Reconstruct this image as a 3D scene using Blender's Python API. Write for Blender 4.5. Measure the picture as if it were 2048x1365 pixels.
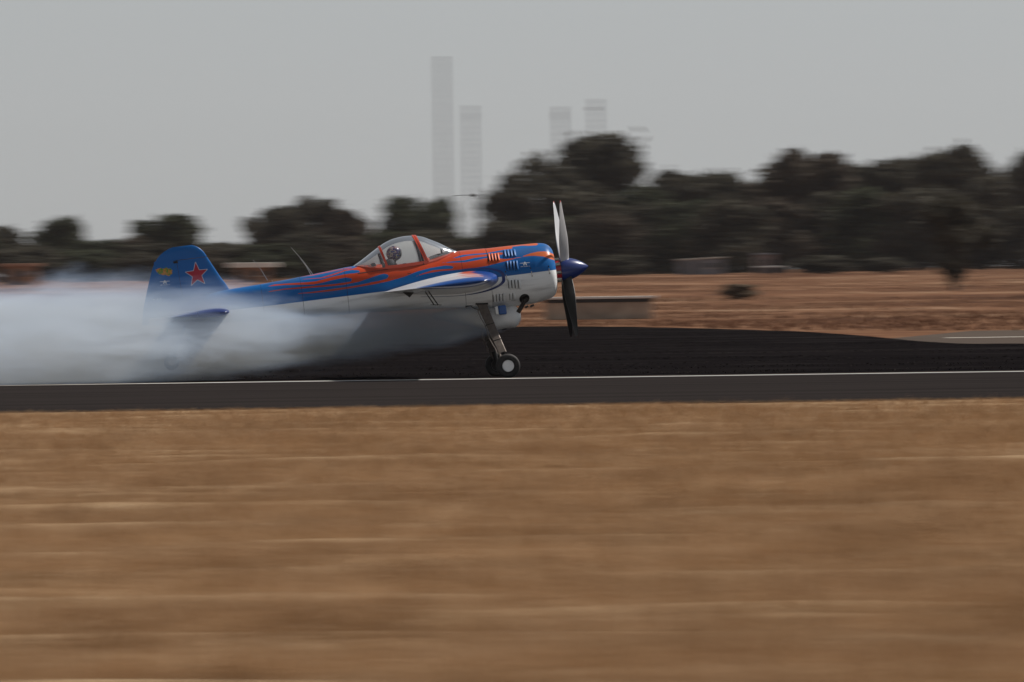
import bpy, bmesh, math, random
import numpy as np
from mathutils import Vector, Matrix, noise as mnoise

for o in list(bpy.data.objects):
    bpy.data.objects.remove(o, do_unlink=True)
SC = bpy.context.scene
COL = SC.collection
R = math.radians
rnd = random.Random(7)
rng = np.random.default_rng(11)

# ------------------------------------------------------------------ camera
FPX = 22704.0                     # focal length in pixels of the 2048 px wide photograph
CAMH = 1.629
cd = bpy.data.cameras.new('camera')
cam = bpy.data.objects.new('camera', cd)
COL.objects.link(cam)
cd.sensor_width = 36.0
cd.lens = FPX / 2048 * 36.0
cd.clip_start = 1.0
cd.clip_end = 30000.0
CAMR = Matrix.Rotation(R(90 - 0.347), 4, 'X') @ Matrix.Rotation(R(-0.8), 4, 'Z')
cam.matrix_world = Matrix.Translation((0, -176, CAMH)) @ CAMR
cd.dof.use_dof = True             # long fast lens focused on the plane, wide anamorphic iris
cd.dof.focus_distance = 175.6
cd.dof.aperture_ratio = 0.03
cd.dof.aperture_blades = 4
cd.dof.aperture_rotation = 0.0
cd.dof.aperture_fstop = 26.0
SC.camera = cam

# ------------------------------------------------------------------ world + sun
SUN_AZ, SUN_EL = 22.0, 51.0       # degrees: azimuth counted from +x towards +y
w = bpy.data.worlds.new('World')
SC.world = w
w.use_nodes = True
nt = w.node_tree
nt.nodes.clear()
out = nt.nodes.new('ShaderNodeOutputWorld')
bg = nt.nodes.new('ShaderNodeBackground')
sky = nt.nodes.new('ShaderNodeTexSky')
sky.sky_type = 'NISHITA'
sky.sun_disc = False
sky.sun_elevation = R(SUN_EL)
sky.sun_rotation = R(90 - SUN_AZ)
sky.air_density = 1.0
sky.dust_density = 1.2
sky.ozone_density = 1.0
sky.altitude = 1400
hsv = nt.nodes.new('ShaderNodeHueSaturation')
hsv.inputs['Saturation'].default_value = 0.16
nt.links.new(sky.outputs[0], hsv.inputs['Color'])
tint = nt.nodes.new('ShaderNodeMix'); tint.data_type = 'RGBA'; tint.blend_type = 'MULTIPLY'; tint.inputs[0].default_value = 1.0
tint.inputs[7].default_value = (0.955, 0.992, 1.03, 1)
nt.links.new(hsv.outputs[0], tint.inputs[6]); nt.links.new(tint.outputs[2], bg.inputs['Color'])
bg.inputs['Strength'].default_value = 0.05
nt.links.new(bg.outputs[0], out.inputs[0])

sd = bpy.data.lights.new('sun', 'SUN')
sd.energy = 3.6
sd.angle = R(0.6)
sd.color = (1.0, 0.94, 0.87)
sun = bpy.data.objects.new('sun', sd)
COL.objects.link(sun)
sv = Vector((math.cos(R(SUN_EL)) * math.cos(R(SUN_AZ)), math.cos(R(SUN_EL)) * math.sin(R(SUN_AZ)), math.sin(R(SUN_EL))))
sun.rotation_euler = sv.to_track_quat('Z', 'Y').to_euler()
sun.location = (60, 30, 60)

SC.view_settings.view_transform = 'Standard'
SC.view_settings.look = 'None'
SC.view_settings.gamma = 1.0
SC.view_settings.use_curve_mapping = False
SC.view_settings.exposure = 0.47
SC.render.engine = 'CYCLES'
cy = SC.cycles
cy.use_denoising = True
cy.volume_bounces = 6
cy.max_bounces = 10
cy.transparent_max_bounces = 24
cy.volume_step_rate = 0.12
cy.volume_max_steps = 512
cy.sample_clamp_indirect = 5.0

# ------------------------------------------------------------------ picture geometry helpers (design-time tracing)
CAML = Vector((0, -176, CAMH))
CR3 = CAMR.to_3x3()

def ray(px, py):
    return CR3 @ Vector(((px - 1024) / FPX, -(py - 682.5) / FPX, -1.0))

def at(px, py, dist):
    d = ray(px, py)
    return CAML + d * (dist / d.y)

def ground_pt(px, py, z=0.0):
    d = ray(px, py)
    return CAML + d * ((z - CAML.z) / d.z)

PITCH, YAW = R(6.4), R(4.4)
P0 = at(1005, 757, 176); P0.z = 0.0
PM = Matrix.Translation(P0) @ Matrix.Rotation(YAW, 4, 'Z') @ Matrix.Rotation(-PITCH, 4, 'Y')
PMI = PM.inverted()
PO = PMI @ CAML
PR = PMI.to_3x3()

def LP(px, py, y=0.0):
    """local point of the plane (x fwd, y left, z up) on the plane y=const seen at a traced pixel"""
    d = PR @ ray(px, py)
    t = (y - PO.y) / d.y
    return PO + d * t

def LX(px, py, y=0.0):
    p = LP(px, py, y)
    return (p.x, p.z)

# ------------------------------------------------------------------ generic mesh helpers
def tag(o, label=None, cat=None, group=None, kind=None):
    if label: o['label'] = label
    if cat: o['category'] = cat
    if group: o['group'] = group
    if kind: o['kind'] = kind
    return o

def link(name, me, parent=None, mat=None):
    o = bpy.data.objects.new(name, me)
    COL.objects.link(o)
    if parent is not None: o.parent = parent
    if mat is not None and me is not None:
        me.materials.clear(); me.materials.append(mat)
    return o

def empty(name, loc=(0, 0, 0), rz=0.0):
    o = bpy.data.objects.new(name, None)
    COL.objects.link(o)
    o.location = loc; o.rotation_euler = (0, 0, rz)
    o.empty_display_size = 0.2
    return o

def pmesh(name, verts, faces, smooth=True):
    me = bpy.data.meshes.new(name)
    me.from_pydata([tuple(map(float, v)) for v in verts], [], [tuple(map(int, f)) for f in faces])
    me.update()
    if smooth:
        me.polygons.foreach_set('use_smooth', [True] * len(me.polygons))
    return me

def grid_faces(n, m, close_u=False, close_v=False, off=0, flip=False):
    f = []
    for i in range(n if close_u else n - 1):
        for j in range(m if close_v else m - 1):
            a = i * m + j; b = i * m + (j + 1) % m
            c = ((i + 1) % n) * m + (j + 1) % m; d = ((i + 1) % n) * m + j
            f.append((off + a, off + b, off + c, off + d) if not flip else (off + d, off + c, off + b, off + a))
    return f

class MB:
    """collects shapes into one mesh"""
    def __init__(s): s.v = []; s.f = []
    def add(s, v, f):
        o = len(s.v); s.v += [tuple(x) for x in v]; s.f += [tuple(i + o for i in q) for q in f]
    def box(s, c, size, rot=None):
        hx, hy, hz = size[0] / 2, size[1] / 2, size[2] / 2
        v = [Vector((x, y, z)) for x in (-hx, hx) for y in (-hy, hy) for z in (-hz, hz)]
        if rot is not None: v = [rot @ p for p in v]
        c = Vector(c)
        s.add([p + c for p in v], [(0, 1, 3, 2), (4, 6, 7, 5), (0, 4, 5, 1), (2, 3, 7, 6), (0, 2, 6, 4), (1, 5, 7, 3)])
    def tube(s, pts, rad, n=8, cap=True):
        pts = [Vector(p) for p in pts]
        if not hasattr(rad, '__len__'): rad = [rad] * len(pts)
        rings = []
        for i, p in enumerate(pts):
            t = (pts[min(i + 1, len(pts) - 1)] - pts[max(i - 1, 0)]).normalized()
            up = Vector((0, 0, 1)) if abs(t.z) < 0.95 else Vector((0, 1, 0))
            a = t.cross(up).normalized(); b = a.cross(t).normalized()
            rings += [p + (a * math.cos(k * 2 * math.pi / n) + b * math.sin(k * 2 * math.pi / n)) * rad[i] for k in range(n)]
        f = grid_faces(len(pts), n, False, True)
        if cap:
            f.append(tuple(range(n))); f.append(tuple(reversed(range((len(pts) - 1) * n, len(pts) * n))))
        s.add(rings, f)
    def lathe(s, prof, n=32, axis='x', c=(0, 0, 0), rot=None, caps=False):
        v = []
        for (t, r) in prof:
            for k in range(n):
                a = k * 2 * math.pi / n
                p = {'x': Vector((t, r * math.cos(a), r * math.sin(a))), 'y': Vector((r * math.cos(a), t, r * math.sin(a))),
                     'z': Vector((r * math.cos(a), r * math.sin(a), t))}[axis]
                if rot is not None: p = rot @ p
                v.append(p + Vector(c))
        f = grid_faces(len(prof), n, False, True)
        if caps: f.append(tuple(range(n))); f.append(tuple(range((len(prof) - 1) * n, len(prof) * n)))
        s.add(v, f)
    def build(s, name, mat, parent=None, smooth=True, bevel=0.0):
        me = pmesh(name, s.v, s.f, smooth)
        bm = bmesh.new(); bm.from_mesh(me)
        bmesh.ops.recalc_face_normals(bm, faces=bm.faces)
        bm.to_mesh(me); bm.free()
        o = link(name, me, parent, mat)
        if bevel:
            b = o.modifiers.new('bevel', 'BEVEL'); b.width = bevel; b.segments = 2; b.limit_method = 'ANGLE'
        if smooth:
            try: me.set_sharp_from_angle(angle=R(40))
            except Exception: pass
        return o

def curve_of(pts):
    """smooth monotone interpolation through (x, y) points"""
    p = sorted(pts); X = np.array([a for a, b in p]); Y = np.array([b for a, b in p])
    h = np.diff(X); d = np.diff(Y) / h
    m = np.zeros_like(Y); m[0] = d[0]; m[-1] = d[-1]
    for i in range(1, len(X) - 1):
        if d[i - 1] * d[i] > 0:
            w1 = 2 * h[i] + h[i - 1]; w2 = h[i] + 2 * h[i - 1]
            m[i] = (w1 + w2) / (w1 / d[i - 1] + w2 / d[i])
    def fn(x):
        x = np.clip(np.asarray(x, float), X[0], X[-1])
        i = np.clip(np.searchsorted(X, x) - 1, 0, len(h) - 1)
        t = (x - X[i]) / h[i]
        return ((1 + 2 * t) * (1 - t) ** 2 * Y[i] + t * (1 - t) ** 2 * h[i] * m[i] + t * t * (3 - 2 * t) * Y[i + 1] + t * t * (t - 1) * h[i] * m[i + 1])
    return fn

def sdf_poly(px, pz, poly):
    """signed distance to a polygon, positive inside (numpy)"""
    P = np.stack([px, pz], -1); poly = np.asarray(poly, float)
    d = np.full(px.shape, 1e9); s = np.zeros(px.shape, bool); n = len(poly)
    for i in range(n):
        a, b = poly[i], poly[(i + 1) % n]
        e = b - a; wv = P - a
        t = np.clip((wv @ e) / max(e @ e, 1e-12), 0, 1)
        q = wv - t[..., None] * e
        d = np.minimum(d, np.hypot(q[..., 0], q[..., 1]))
        c1 = (a[1] <= P[..., 1]) & (b[1] > P[..., 1]); c2 = (b[1] <= P[..., 1]) & (a[1] > P[..., 1])
        cr = e[0] * wv[..., 1] - e[1] * wv[..., 0]
        s ^= (c1 & (cr > 0)) | (c2 & (cr < 0))
    return np.where(s, d, -d)

def fattr(me, name, vals):
    a = me.attributes.new(name, 'FLOAT', 'POINT'); a.data.foreach_set('value', np.asarray(vals, np.float32))

def cattr(me, name, vals):
    a = me.attributes.new(name, 'FLOAT_COLOR', 'POINT')
    v = np.ones((len(vals), 4), np.float32); v[:, :3] = vals
    a.data.foreach_set('color', v.ravel())

# ------------------------------------------------------------------ materials
def srgb(r, g, b):
    f = lambda c: (c / 255 / 12.92) if c / 255 <= 0.04045 else ((c / 255 + 0.055) / 1.055) ** 2.4
    return (f(r), f(g), f(b))

class NT:
    def __init__(s, name):
        s.m = bpy.data.materials.new(name); s.m.use_nodes = True
        s.t = s.m.node_tree; s.t.nodes.clear()
        s.out = s.n('ShaderNodeOutputMaterial')
    def n(s, kind, **kw):
        nd = s.t.nodes.new(kind)
        for k, v in kw.items(): setattr(nd, k, v)
        return nd
    def l(s, a, b): s.t.links.new(a, b)
    def val(s, sock, v):
        if hasattr(v, 'is_linked') or isinstance(v, bpy.types.NodeSocket): s.l(v, sock)
        else:
            if isinstance(v, tuple) and len(v) == 3 and sock.type == 'RGBA': v = (*v, 1)
            sock.default_value = v
    def math(s, op, a, b=0.0, c=0.0, clamp=False):
        nd = s.n('ShaderNodeMath', operation=op, use_clamp=clamp)
        s.val(nd.inputs[0], a); s.val(nd.inputs[1], b); s.val(nd.inputs[2], c)
        return nd.outputs[0]
    def mix(s, f, a, b):
        nd = s.n('ShaderNodeMix', data_type='RGBA')
        s.val(nd.inputs[0], f); s.val(nd.inputs[6], a); s.val(nd.inputs[7], b)
        return nd.outputs[2]
    def noise(s, scale, detail=4, rough=0.55, vec=None, stretch=None, obj=True):
        tc = s.n('ShaderNodeTexCoord')
        v = vec if vec is not None else tc.outputs['Object']
        if stretch:
            mp = s.n('ShaderNodeMapping'); s.l(v, mp.inputs[0]); mp.inputs['Scale'].default_value = stretch; v = mp.outputs[0]
        nd = s.n('ShaderNodeTexNoise'); s.l(v, nd.inputs['Vector'])
        nd.inputs['Scale'].default_value = scale; nd.inputs['Detail'].default_value = detail; nd.inputs['Roughness'].default_value = rough
        return nd.outputs['Fac']
    def ramp(s, fac, stops):
        nd = s.n('ShaderNodeValToRGB'); s.l(fac, nd.inputs[0])
        e = nd.color_ramp.elements
        while len(e) < len(stops): e.new(0.5)
        for i, (p, c) in enumerate(stops): e[i].position = p; e[i].color = (*c, 1)
        return nd.outputs[0]
    def smooth(s, v, a, b):
        nd = s.n('ShaderNodeMapRange', interpolation_type='SMOOTHSTEP')
        s.val(nd.inputs[0], v); nd.inputs[1].default_value = a; nd.inputs[2].default_value = b
        return nd.outputs[0]
    def attr(s, name, out='Fac'):
        nd = s.n('ShaderNodeAttribute'); nd.attribute_name = name
        return nd.outputs[out]
    def matt(s, color, bump=None, bstr=0.3):
        p = s.n('ShaderNodeBsdfDiffuse'); s.val(p.inputs['Color'], color); p.inputs['Roughness'].default_value = 0.6
        if bump is not None:
            b = s.n('ShaderNodeBump'); s.l(bump, b.inputs['Height']); b.inputs['Strength'].default_value = bstr; b.inputs['Distance'].default_value = 0.1
            s.l(b.outputs[0], p.inputs['Normal'])
        s.l(p.outputs[0], s.out.inputs[0])
    def bsdf(s, color, rough=0.5, metal=0.0, coat=0.0, bump=None, bstr=0.2, bdist=0.02, spec=0.5):
        p = s.n('ShaderNodeBsdfPrincipled')
        s.val(p.inputs['Base Color'], color); s.val(p.inputs['Roughness'], rough); s.val(p.inputs['Metallic'], metal)
        p.inputs['Coat Weight'].default_value = coat; p.inputs['Coat Roughness'].default_value = 0.05
        p.inputs['Specular IOR Level'].default_value = spec
        if bump is not None:
            b = s.n('ShaderNodeBump'); s.l(bump, b.inputs['Height']); b.inputs['Strength'].default_value = bstr; b.inputs['Distance'].default_value = bdist
            s.l(b.outputs[0], p.inputs['Normal'])
        s.l(p.outputs[0], s.out.inputs[0])
        return p

def simple(name, col, rough=0.5, metal=0.0, coat=0.0, var=0.12, scale=6.0, bump=0.0):
    t = NT(name)
    nz = t.noise(scale, 5)
    c = t.mix(t.smooth(nz, 0.3, 0.75), tuple(x * (1 - var) for x in col), tuple(min(1, x * (1 + var)) for x in col))
    t.bsdf(c, rough, metal, coat, bump=nz if bump else None, bstr=bump)
    return t.m

BLUE = (0.003, 0.108, 0.35)
ORANGE = (0.72, 0.115, 0.025)
RED = (0.55, 0.055, 0.02)
WHITE = (0.80, 0.81, 0.81)

# ---- livery: blue over white with orange flames, read from signed-distance attributes on the skin
t = NT('flame_paint')
fl = t.smooth(t.attr('livery'), -0.002, 0.002)
wl = t.smooth(t.attr('waterline'), -0.0015, 0.0015)
fore = t.smooth(t.attr('fore'), -0.4, 1.6)
orange = t.mix(fore, (0.48, 0.055, 0.018), (0.64, 0.14, 0.032))
c = t.mix(fl, BLUE, orange)
c = t.mix(wl, WHITE, c)
dirt = t.noise(3.0, 6, 0.6, stretch=(0.35, 1, 3.0))
c = t.mix(t.math('MULTIPLY', t.smooth(dirt, 0.45, 0.78), 0.42), c, (0.10, 0.09, 0.08))
t.bsdf(c, 0.36, 0.0, 0.10, bump=t.noise(5, 3), bstr=0.03, spec=0.2)
M_PAINT = t.m
M_BLUE = simple('blue_paint', BLUE, 0.34, coat=0.12, var=0.08)
M_DBLUE = simple('deep_blue_paint', (0.009, 0.026, 0.14), 0.32, coat=0.2, var=0.08)
M_ORANGE = simple('orange_paint', (0.68, 0.12, 0.028), 0.34, coat=0.15, var=0.06)
M_RED = simple('canopy_frame_paint', (0.50, 0.05, 0.02), 0.35, coat=0.4, var=0.08)
M_HUBRED = simple('red_hub_paint', (0.36, 0.012, 0.02), 0.35, coat=0.3)
M_WHITE = simple('white_paint', WHITE, 0.35, coat=0.3, var=0.06)
M_BLACK = simple('black_gap', (0.012, 0.012, 0.012), 0.6)
M_DARK = simple('dark_metal', (0.035, 0.033, 0.032), 0.45, 0.6)
M_COCK = simple('cockpit_lining', (0.05, 0.05, 0.055), 0.75)
M_STEEL = simple('bare_steel', (0.45, 0.43, 0.40), 0.3, 1.0, var=0.15)
M_GEAR = simple('titanium_leg', (0.21, 0.18, 0.16), 0.4, 0.55, var=0.18, scale=14)
M_TYRE = simple('rubber', (0.018, 0.017, 0.017), 0.75, var=0.25, scale=20, bump=0.15)
M_RIM = simple('wheel_disc', (0.85, 0.85, 0.84), 0.3, 0.0, var=0.05)
M_PIPE = simple('burnt_exhaust', (0.035, 0.028, 0.024), 0.55, 0.7, var=0.3, scale=25)
M_BOX = simple('blue_canister_paint', (0.01, 0.085, 0.30), 0.35, coat=0.3)
M_CLOTH = simple('flight_suit', (0.05, 0.045, 0.05), 0.85, var=0.3, scale=18, bump=0.3)
M_SKIN = simple('skin', (0.45, 0.26, 0.18), 0.55, var=0.08)
M_HARN = simple('harness_webbing', (0.16, 0.05, 0.04), 0.8)
M_VISOR = simple('visor', (0.03, 0.03, 0.04), 0.12, coat=0.4)

t = NT('wing_paint')
c = t.attr('paint', 'Color')
nz = t.noise(9, 5, 0.6)
c = t.mix(t.math('MULTIPLY', t.smooth(nz, 0.52, 0.75), 0.25), c, (0.12, 0.11, 0.10))
t.bsdf(c, 0.33, 0.0, 0.4)
M_WING = t.m

t = NT('tail_paint')
st = t.attr('star')
c = t.mix(t.smooth(st, -0.0085, -0.0065), BLUE, (0.50, 0.53, 0.56))
c = t.mix(t.smooth(st, -0.001, 0.001), c, (0.40, 0.012, 0.03))
blob = t.attr('sticker')
tcn = t.n('ShaderNodeTexCoord')
v1 = t.noise(26, 2, 0.5); v2 = t.noise(34, 1, 0.5, stretch=(1, 1, 1.6))
edge = t.math('ADD', blob, t.math('MULTIPLY', t.math('SUBTRACT', v1, 0.5), 0.09))
sc_ = t.ramp(v2, [(0.0, (0.05, 0.26, 0.02)), (0.47, (0.06, 0.24, 0.02)), (0.5, (0.62, 0.16, 0.02)), (0.6, (0.6, 0.30, 0.03)), (0.72, (0.50, 0.06, 0.12))])
c = t.mix(t.smooth(edge, -0.003, 0.003), c, sc_)
t.bsdf(c, 0.34, 0.0, 0.12, spec=0.3)
M_TAIL = t.m

t = NT('propeller_front')
tip = t.smooth(t.attr('radius'), 1.20, 1.205)
c = t.mix(tip, (0.50, 0.50, 0.51), (0.45, 0.03, 0.02))
t.bsdf(c, 0.3, 0.2, 0.3)
M_PROPF = t.m
t = NT('propeller_back')
tip = t.smooth(t.attr('radius'), 1.20, 1.205)
t.bsdf(t.mix(tip, (0.012, 0.012, 0.012), (0.06, 0.012, 0.012)), 0.4)
M_PROPB = t.m

# clear acrylic, its milky share imitating sun glow on the far side
t = NT('canopy_acrylic')
tr = t.n('ShaderNodeBsdfTransparent'); tr.inputs[0].default_value = (0.93, 0.95, 0.96, 1)
gl = t.n('ShaderNodeBsdfGlossy'); gl.inputs['Roughness'].default_value = 0.06; gl.inputs[0].default_value = (1, 1, 1, 1)
df = t.n('ShaderNodeBsdfTranslucent'); df.inputs[0].default_value = (0.78, 0.80, 0.80, 1)
d2 = t.n('ShaderNodeBsdfDiffuse'); d2.inputs[0].default_value = (0.75, 0.77, 0.78, 1)
ad = t.n('ShaderNodeMixShader'); ad.inputs[0].default_value = 0.5
t.l(df.outputs[0], ad.inputs[1]); t.l(d2.outputs[0], ad.inputs[2])
m1 = t.n('ShaderNodeMixShader'); t.l(t.attr('haze'), m1.inputs[0])
t.l(tr.outputs[0], m1.inputs[1]); t.l(ad.outputs[0], m1.inputs[2])
fr = t.n('ShaderNodeFresnel'); fr.inputs[0].default_value = 1.49
m2 = t.n('ShaderNodeMixShader'); t.l(t.math('MULTIPLY', fr.outputs[0], 1.0), m2.inputs[0])
t.l(m1.outputs[0], m2.inputs[1]); t.l(gl.outputs[0], m2.inputs[2])
t.l(m2.outputs[0], t.out.inputs[0])
M_GLASS = t.m

t = NT('helmet_paint')
v = t.noise(16, 2, 0.5)
c = t.ramp(v, [(0.0, (0.03, 0.02, 0.07)), (0.50, (0.04, 0.025, 0.10)), (0.53, (0.28, 0.05, 0.07)), (0.57, (0.42, 0.40, 0.42)), (0.61, (0.42, 0.32, 0.08)), (0.65, (0.05, 0.05, 0.22))])
t.bsdf(c, 0.3, 0, 0.4)
M_HELM = t.m

# ---- ground materials
def ground_mat(name, stops, stretch, scale, fine, bstr=0.6, rough=0.95):
    t = NT(name)
    a = t.noise(scale, 6, 0.6, stretch=stretch)
    b = t.noise(scale * fine, 5, 0.65, stretch=(stretch[0] * 2.0, stretch[1], 1))
    f = t.math('ADD', t.math('MULTIPLY', a, 0.6), t.math('MULTIPLY', b, 0.4))
    t.matt(t.ramp(f, stops), b, bstr)
    return t.m

M_VELD = ground_mat('dry_red_veld', [(0.36, (0.095, 0.053, 0.038)), (0.46, (0.175, 0.090, 0.054)), (0.54, (0.23, 0.128, 0.078)), (0.64, (0.35, 0.235, 0.155))], (0.12, 0.035, 1), 0.6, 3.0, 0.2)
M_STRAW = ground_mat('dry_straw_turf', [(0.35, (0.20, 0.125, 0.07)), (0.48, (0.40, 0.265, 0.155)), (0.62, (0.55, 0.40, 0.25))], (0.35, 1.0, 1), 0.8, 7.0)
M_ASPHALT = ground_mat('worn_asphalt', [(0.34, (0.019, 0.0165, 0.016)), (0.5, (0.030, 0.0258, 0.025)), (0.66, (0.043, 0.037, 0.035))], (0.03, 0.7, 1), 0.7, 6.0, 0.1, 0.85)
M_SHOULDER = ground_mat('broken_shoulder', [(0.35, (0.012, 0.010, 0.010)), (0.6, (0.024, 0.020, 0.018)), (0.75, (0.07, 0.048, 0.03))], (0.3, 1.0, 1), 0.8, 5.0)
M_BURNT = ground_mat('burnt_stubble', [(0.36, (0.005, 0.0045, 0.005)), (0.53, (0.0105, 0.009, 0.0097)), (0.62, (0.024, 0.021, 0.021)), (0.73, (0.055, 0.047, 0.045))], (0.05, 0.16, 1), 1.1, 5.0)
M_TAXI = ground_mat('pale_taxiway', [(0.3, (0.085, 0.068, 0.058)), (0.7, (0.125, 0.10, 0.083))], (0.1, 0.3, 1), 0.5, 6.0, 0.1)
t = NT('runway_line_paint')
nz = t.noise(1.6, 6, 0.7, stretch=(0.4, 1.5, 1))
t.matt(t.mix(t.smooth(nz, 0.55, 0.8), (0.62, 0.60, 0.57), (0.30, 0.27, 0.25)))
M_LINE = t.m

t = NT('straw_blades')
t.matt(t.attr('tint', 'Color'))
M_BLADE = t.m

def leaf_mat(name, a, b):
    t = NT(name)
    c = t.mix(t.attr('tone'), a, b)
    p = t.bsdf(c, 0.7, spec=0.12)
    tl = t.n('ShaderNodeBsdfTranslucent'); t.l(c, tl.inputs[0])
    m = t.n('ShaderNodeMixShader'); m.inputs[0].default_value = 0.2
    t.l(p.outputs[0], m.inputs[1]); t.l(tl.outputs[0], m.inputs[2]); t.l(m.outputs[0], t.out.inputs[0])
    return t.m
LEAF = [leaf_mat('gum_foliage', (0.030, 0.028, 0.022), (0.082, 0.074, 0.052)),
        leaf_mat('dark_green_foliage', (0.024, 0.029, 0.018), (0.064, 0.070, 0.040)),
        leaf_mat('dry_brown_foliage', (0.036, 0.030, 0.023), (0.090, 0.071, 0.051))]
LEAF.append(leaf_mat('dusty_scrub', (0.12, 0.090, 0.062), (0.19, 0.145, 0.10)))
M_BARK = simple('bark', (0.07, 0.055, 0.045), 0.9, var=0.3, scale=2)

# ------------------------------------------------------------------ ground, runway, fields
def zfield(y):
    d = y + 176.0
    d = np.asarray(d, float)
    u = np.clip((d - 420) / 700, 0, 1)
    return 1.30 * u * u * (3 - 2 * u)

ys = np.concatenate([np.linspace(-420, 200, 20), np.linspace(220, 1200, 90), np.linspace(1300, 5200, 14)])
xs = np.concatenate([np.linspace(-2400, -300, 10), np.linspace(-240, 240, 97), np.linspace(300, 2400, 10)])
V = []
for y in ys:
    for x in xs:
        z = float(zfield(y))
        if 200 < y < 1100 and abs(x) < 250:
            z += 0.10 * mnoise.noise(Vector((x * 0.03, y * 0.012, 0))) * min(1, (y - 200) / 100)
        V.append((x, y, z))
me = pmesh('ground', V, grid_faces(len(ys), len(xs), flip=True))
tag(link('ground', me, None, M_VELD), 'red brown dry veld running back to the tree line', kind='structure')

def strip(name, y0, y1, z, mat, label, x0=-900, x1=900, nx=2, wob=0.0, wob0=0.0):
    X = np.linspace(x0, x1, nx); v = []
    for x in X:
        k = mnoise.noise(Vector((x * 0.5, 3.1, 0))) + 0.6 * mnoise.noise(Vector((x * 1.7, 9.1, 0)))
        v += [(x, y0 + wob0 * k, z), (x, y1 + wob * k, z)]
    f = [(2 * i, 2 * i + 2, 2 * i + 3, 2 * i + 1) for i in range(nx - 1)]
    return tag(link(name, pmesh(name, v, f, False), None, mat), label, kind='structure')

RW0 = ground_pt(1024, 812).y      # near edge of the runway
LINE_Y = -2.55
strip('runway', RW0, -1.0, 0.004, M_ASPHALT, 'dark worn asphalt runway between white line and straw verge')
strip('runway_edge_line', LINE_Y - 0.5, LINE_Y + 0.5, 0.008, M_LINE, 'white painted line along the far runway edge')
strip('runway_shoulder', RW0 - 5.5, RW0 + 0.2, 0.009, M_SHOULDER, 'dark broken shoulder between runway and straw verge', -120, 120, 900, wob=0.9)
# burnt ground behind the runway, its far edge a curved fire line
cont = [(-1500, 690), (-600, 676), (0, 668), (500, 662), (1040, 655), (1300, 655), (1500, 661), (1650, 667), (1750, 675), (1850, 685), (1930, 689.5), (2048, 690), (2300, 688), (3200, 684)]
cp = [ground_pt(a, b) for a, b in cont]
cf = curve_of([(p.x, p.y) for p in cp])
X = np.linspace(cp[0].x, cp[-1].x, 420)
vb = []
for x in X:
    e = float(cf(x)) + 5.0 * mnoise.noise(Vector((x * 0.35, 0, 0))) + 2.5 * mnoise.noise(Vector((x * 1.3, 5, 0)))
    for k in range(6):
        vb.append((x, -1.2 + (e + 1.2) * k / 5, 0.012))
tag(link('burnt_ground', pmesh('burnt_ground', vb, grid_faces(len(X), 6), True), None, M_BURNT), 'black burnt ground between the runway and the red veld', kind='structure')
# charred stubble on it, uncountable
def blades(name, n, sampler, hfun, wid, colfun, mat, label, z0=0.01):
    P = sampler(n)
    n = len(P)
    h = hfun(P); a = rng.uniform(0, 2 * np.pi, n); lean = rng.normal(0, 0.45, (n, 2)) * h[:, None]
    wv = wid * rng.uniform(0.6, 1.4, n)
    ax = np.cos(a) * wv; ay = np.sin(a) * wv
    zz = P[:, 2] if P.shape[1] > 2 else np.full(n, z0)
    v = np.zeros((n, 3, 3), np.float32)
    v[:, 0] = np.stack([P[:, 0] - ax, P[:, 1] - ay, zz], 1)
    v[:, 1] = np.stack([P[:, 0] + ax, P[:, 1] + ay, zz], 1)
    v[:, 2] = np.stack([P[:, 0] + lean[:, 0], P[:, 1] + lean[:, 1], zz + h], 1)
    me = bpy.data.meshes.new(name)
    me.vertices.add(n * 3); me.vertices.foreach_set('co', v.ravel())
    me.loops.add(n * 3); me.loops.foreach_set('vertex_index', np.arange(n * 3, dtype=np.int32))
    me.polygons.add(n); me.polygons.foreach_set('loop_start', np.arange(0, n * 3, 3, dtype=np.int32))
    me.update()
    cattr(me, 'tint', np.repeat(colfun(P), 3, axis=0))
    o = link(name, me, None, mat)
    return tag(o, label, name.replace('_', ' '), kind='stuff')

def vnoise(P, sx, sy, seed=0.0):
    return np.array([mnoise.noise(Vector((p[0] * sx + seed, p[1] * sy - seed, seed))) for p in P])

def cheap_noise(P, freqs, seed):
    r = np.random.default_rng(seed); s = np.zeros(len(P))
    for fx, fy, a in freqs:
        for _ in range(4):
            th = r.uniform(0, 6.28); q = r.uniform(0.6, 1.4, 2) * r.choice([-1, 1], 2)
            s += a * np.sin(P[:, 0] * fx * q[0] + P[:, 1] * fy * q[1] + th)
    return s / 4

# straw verge in front of the runway
VX = np.linspace(-60, 60, 240); VY = np.concatenate([np.linspace(-300, -140, 12), np.linspace(-139, RW0 - 3.0, 260)])
vv = []
for y in VY:
    for x in VX:
        k = 0.05 * mnoise.noise(Vector((x * 0.25, y * 0.5, 0.3))) + 0.035 * mnoise.noise(Vector((x * 0.9, y * 1.6, 2.3)))
        vv.append((x, y, 0.03 + max(-0.02, k) * min(1.0, (RW0 - 3.0 - y) / 6)))
verge_z = lambda P: np.array([0.0])
tag(link('grass_verge', pmesh('grass_verge', vv, grid_faces(len(VY), len(VX), flip=True)), None, M_STRAW), 'dry straw verge filling the near foreground', kind='structure')

def samp_verge(n):
    # density falls with distance from the camera
    d = 38 + (RW0 - 1.5 + 176 - 38) * rng.uniform(0, 1, n) ** 1.25
    half = d * 1024 / FPX + 2.5
    x = rng.uniform(-1, 1, n) * half
    P = np.stack([x, d - 176], 1)
    c = vnoise(P, 0.6, 1.1, 5.5) + vnoise(P, 1.8, 2.6, 8.1)
    return P[(c + rng.normal(0, 0.5, n)) > -0.45]

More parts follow.
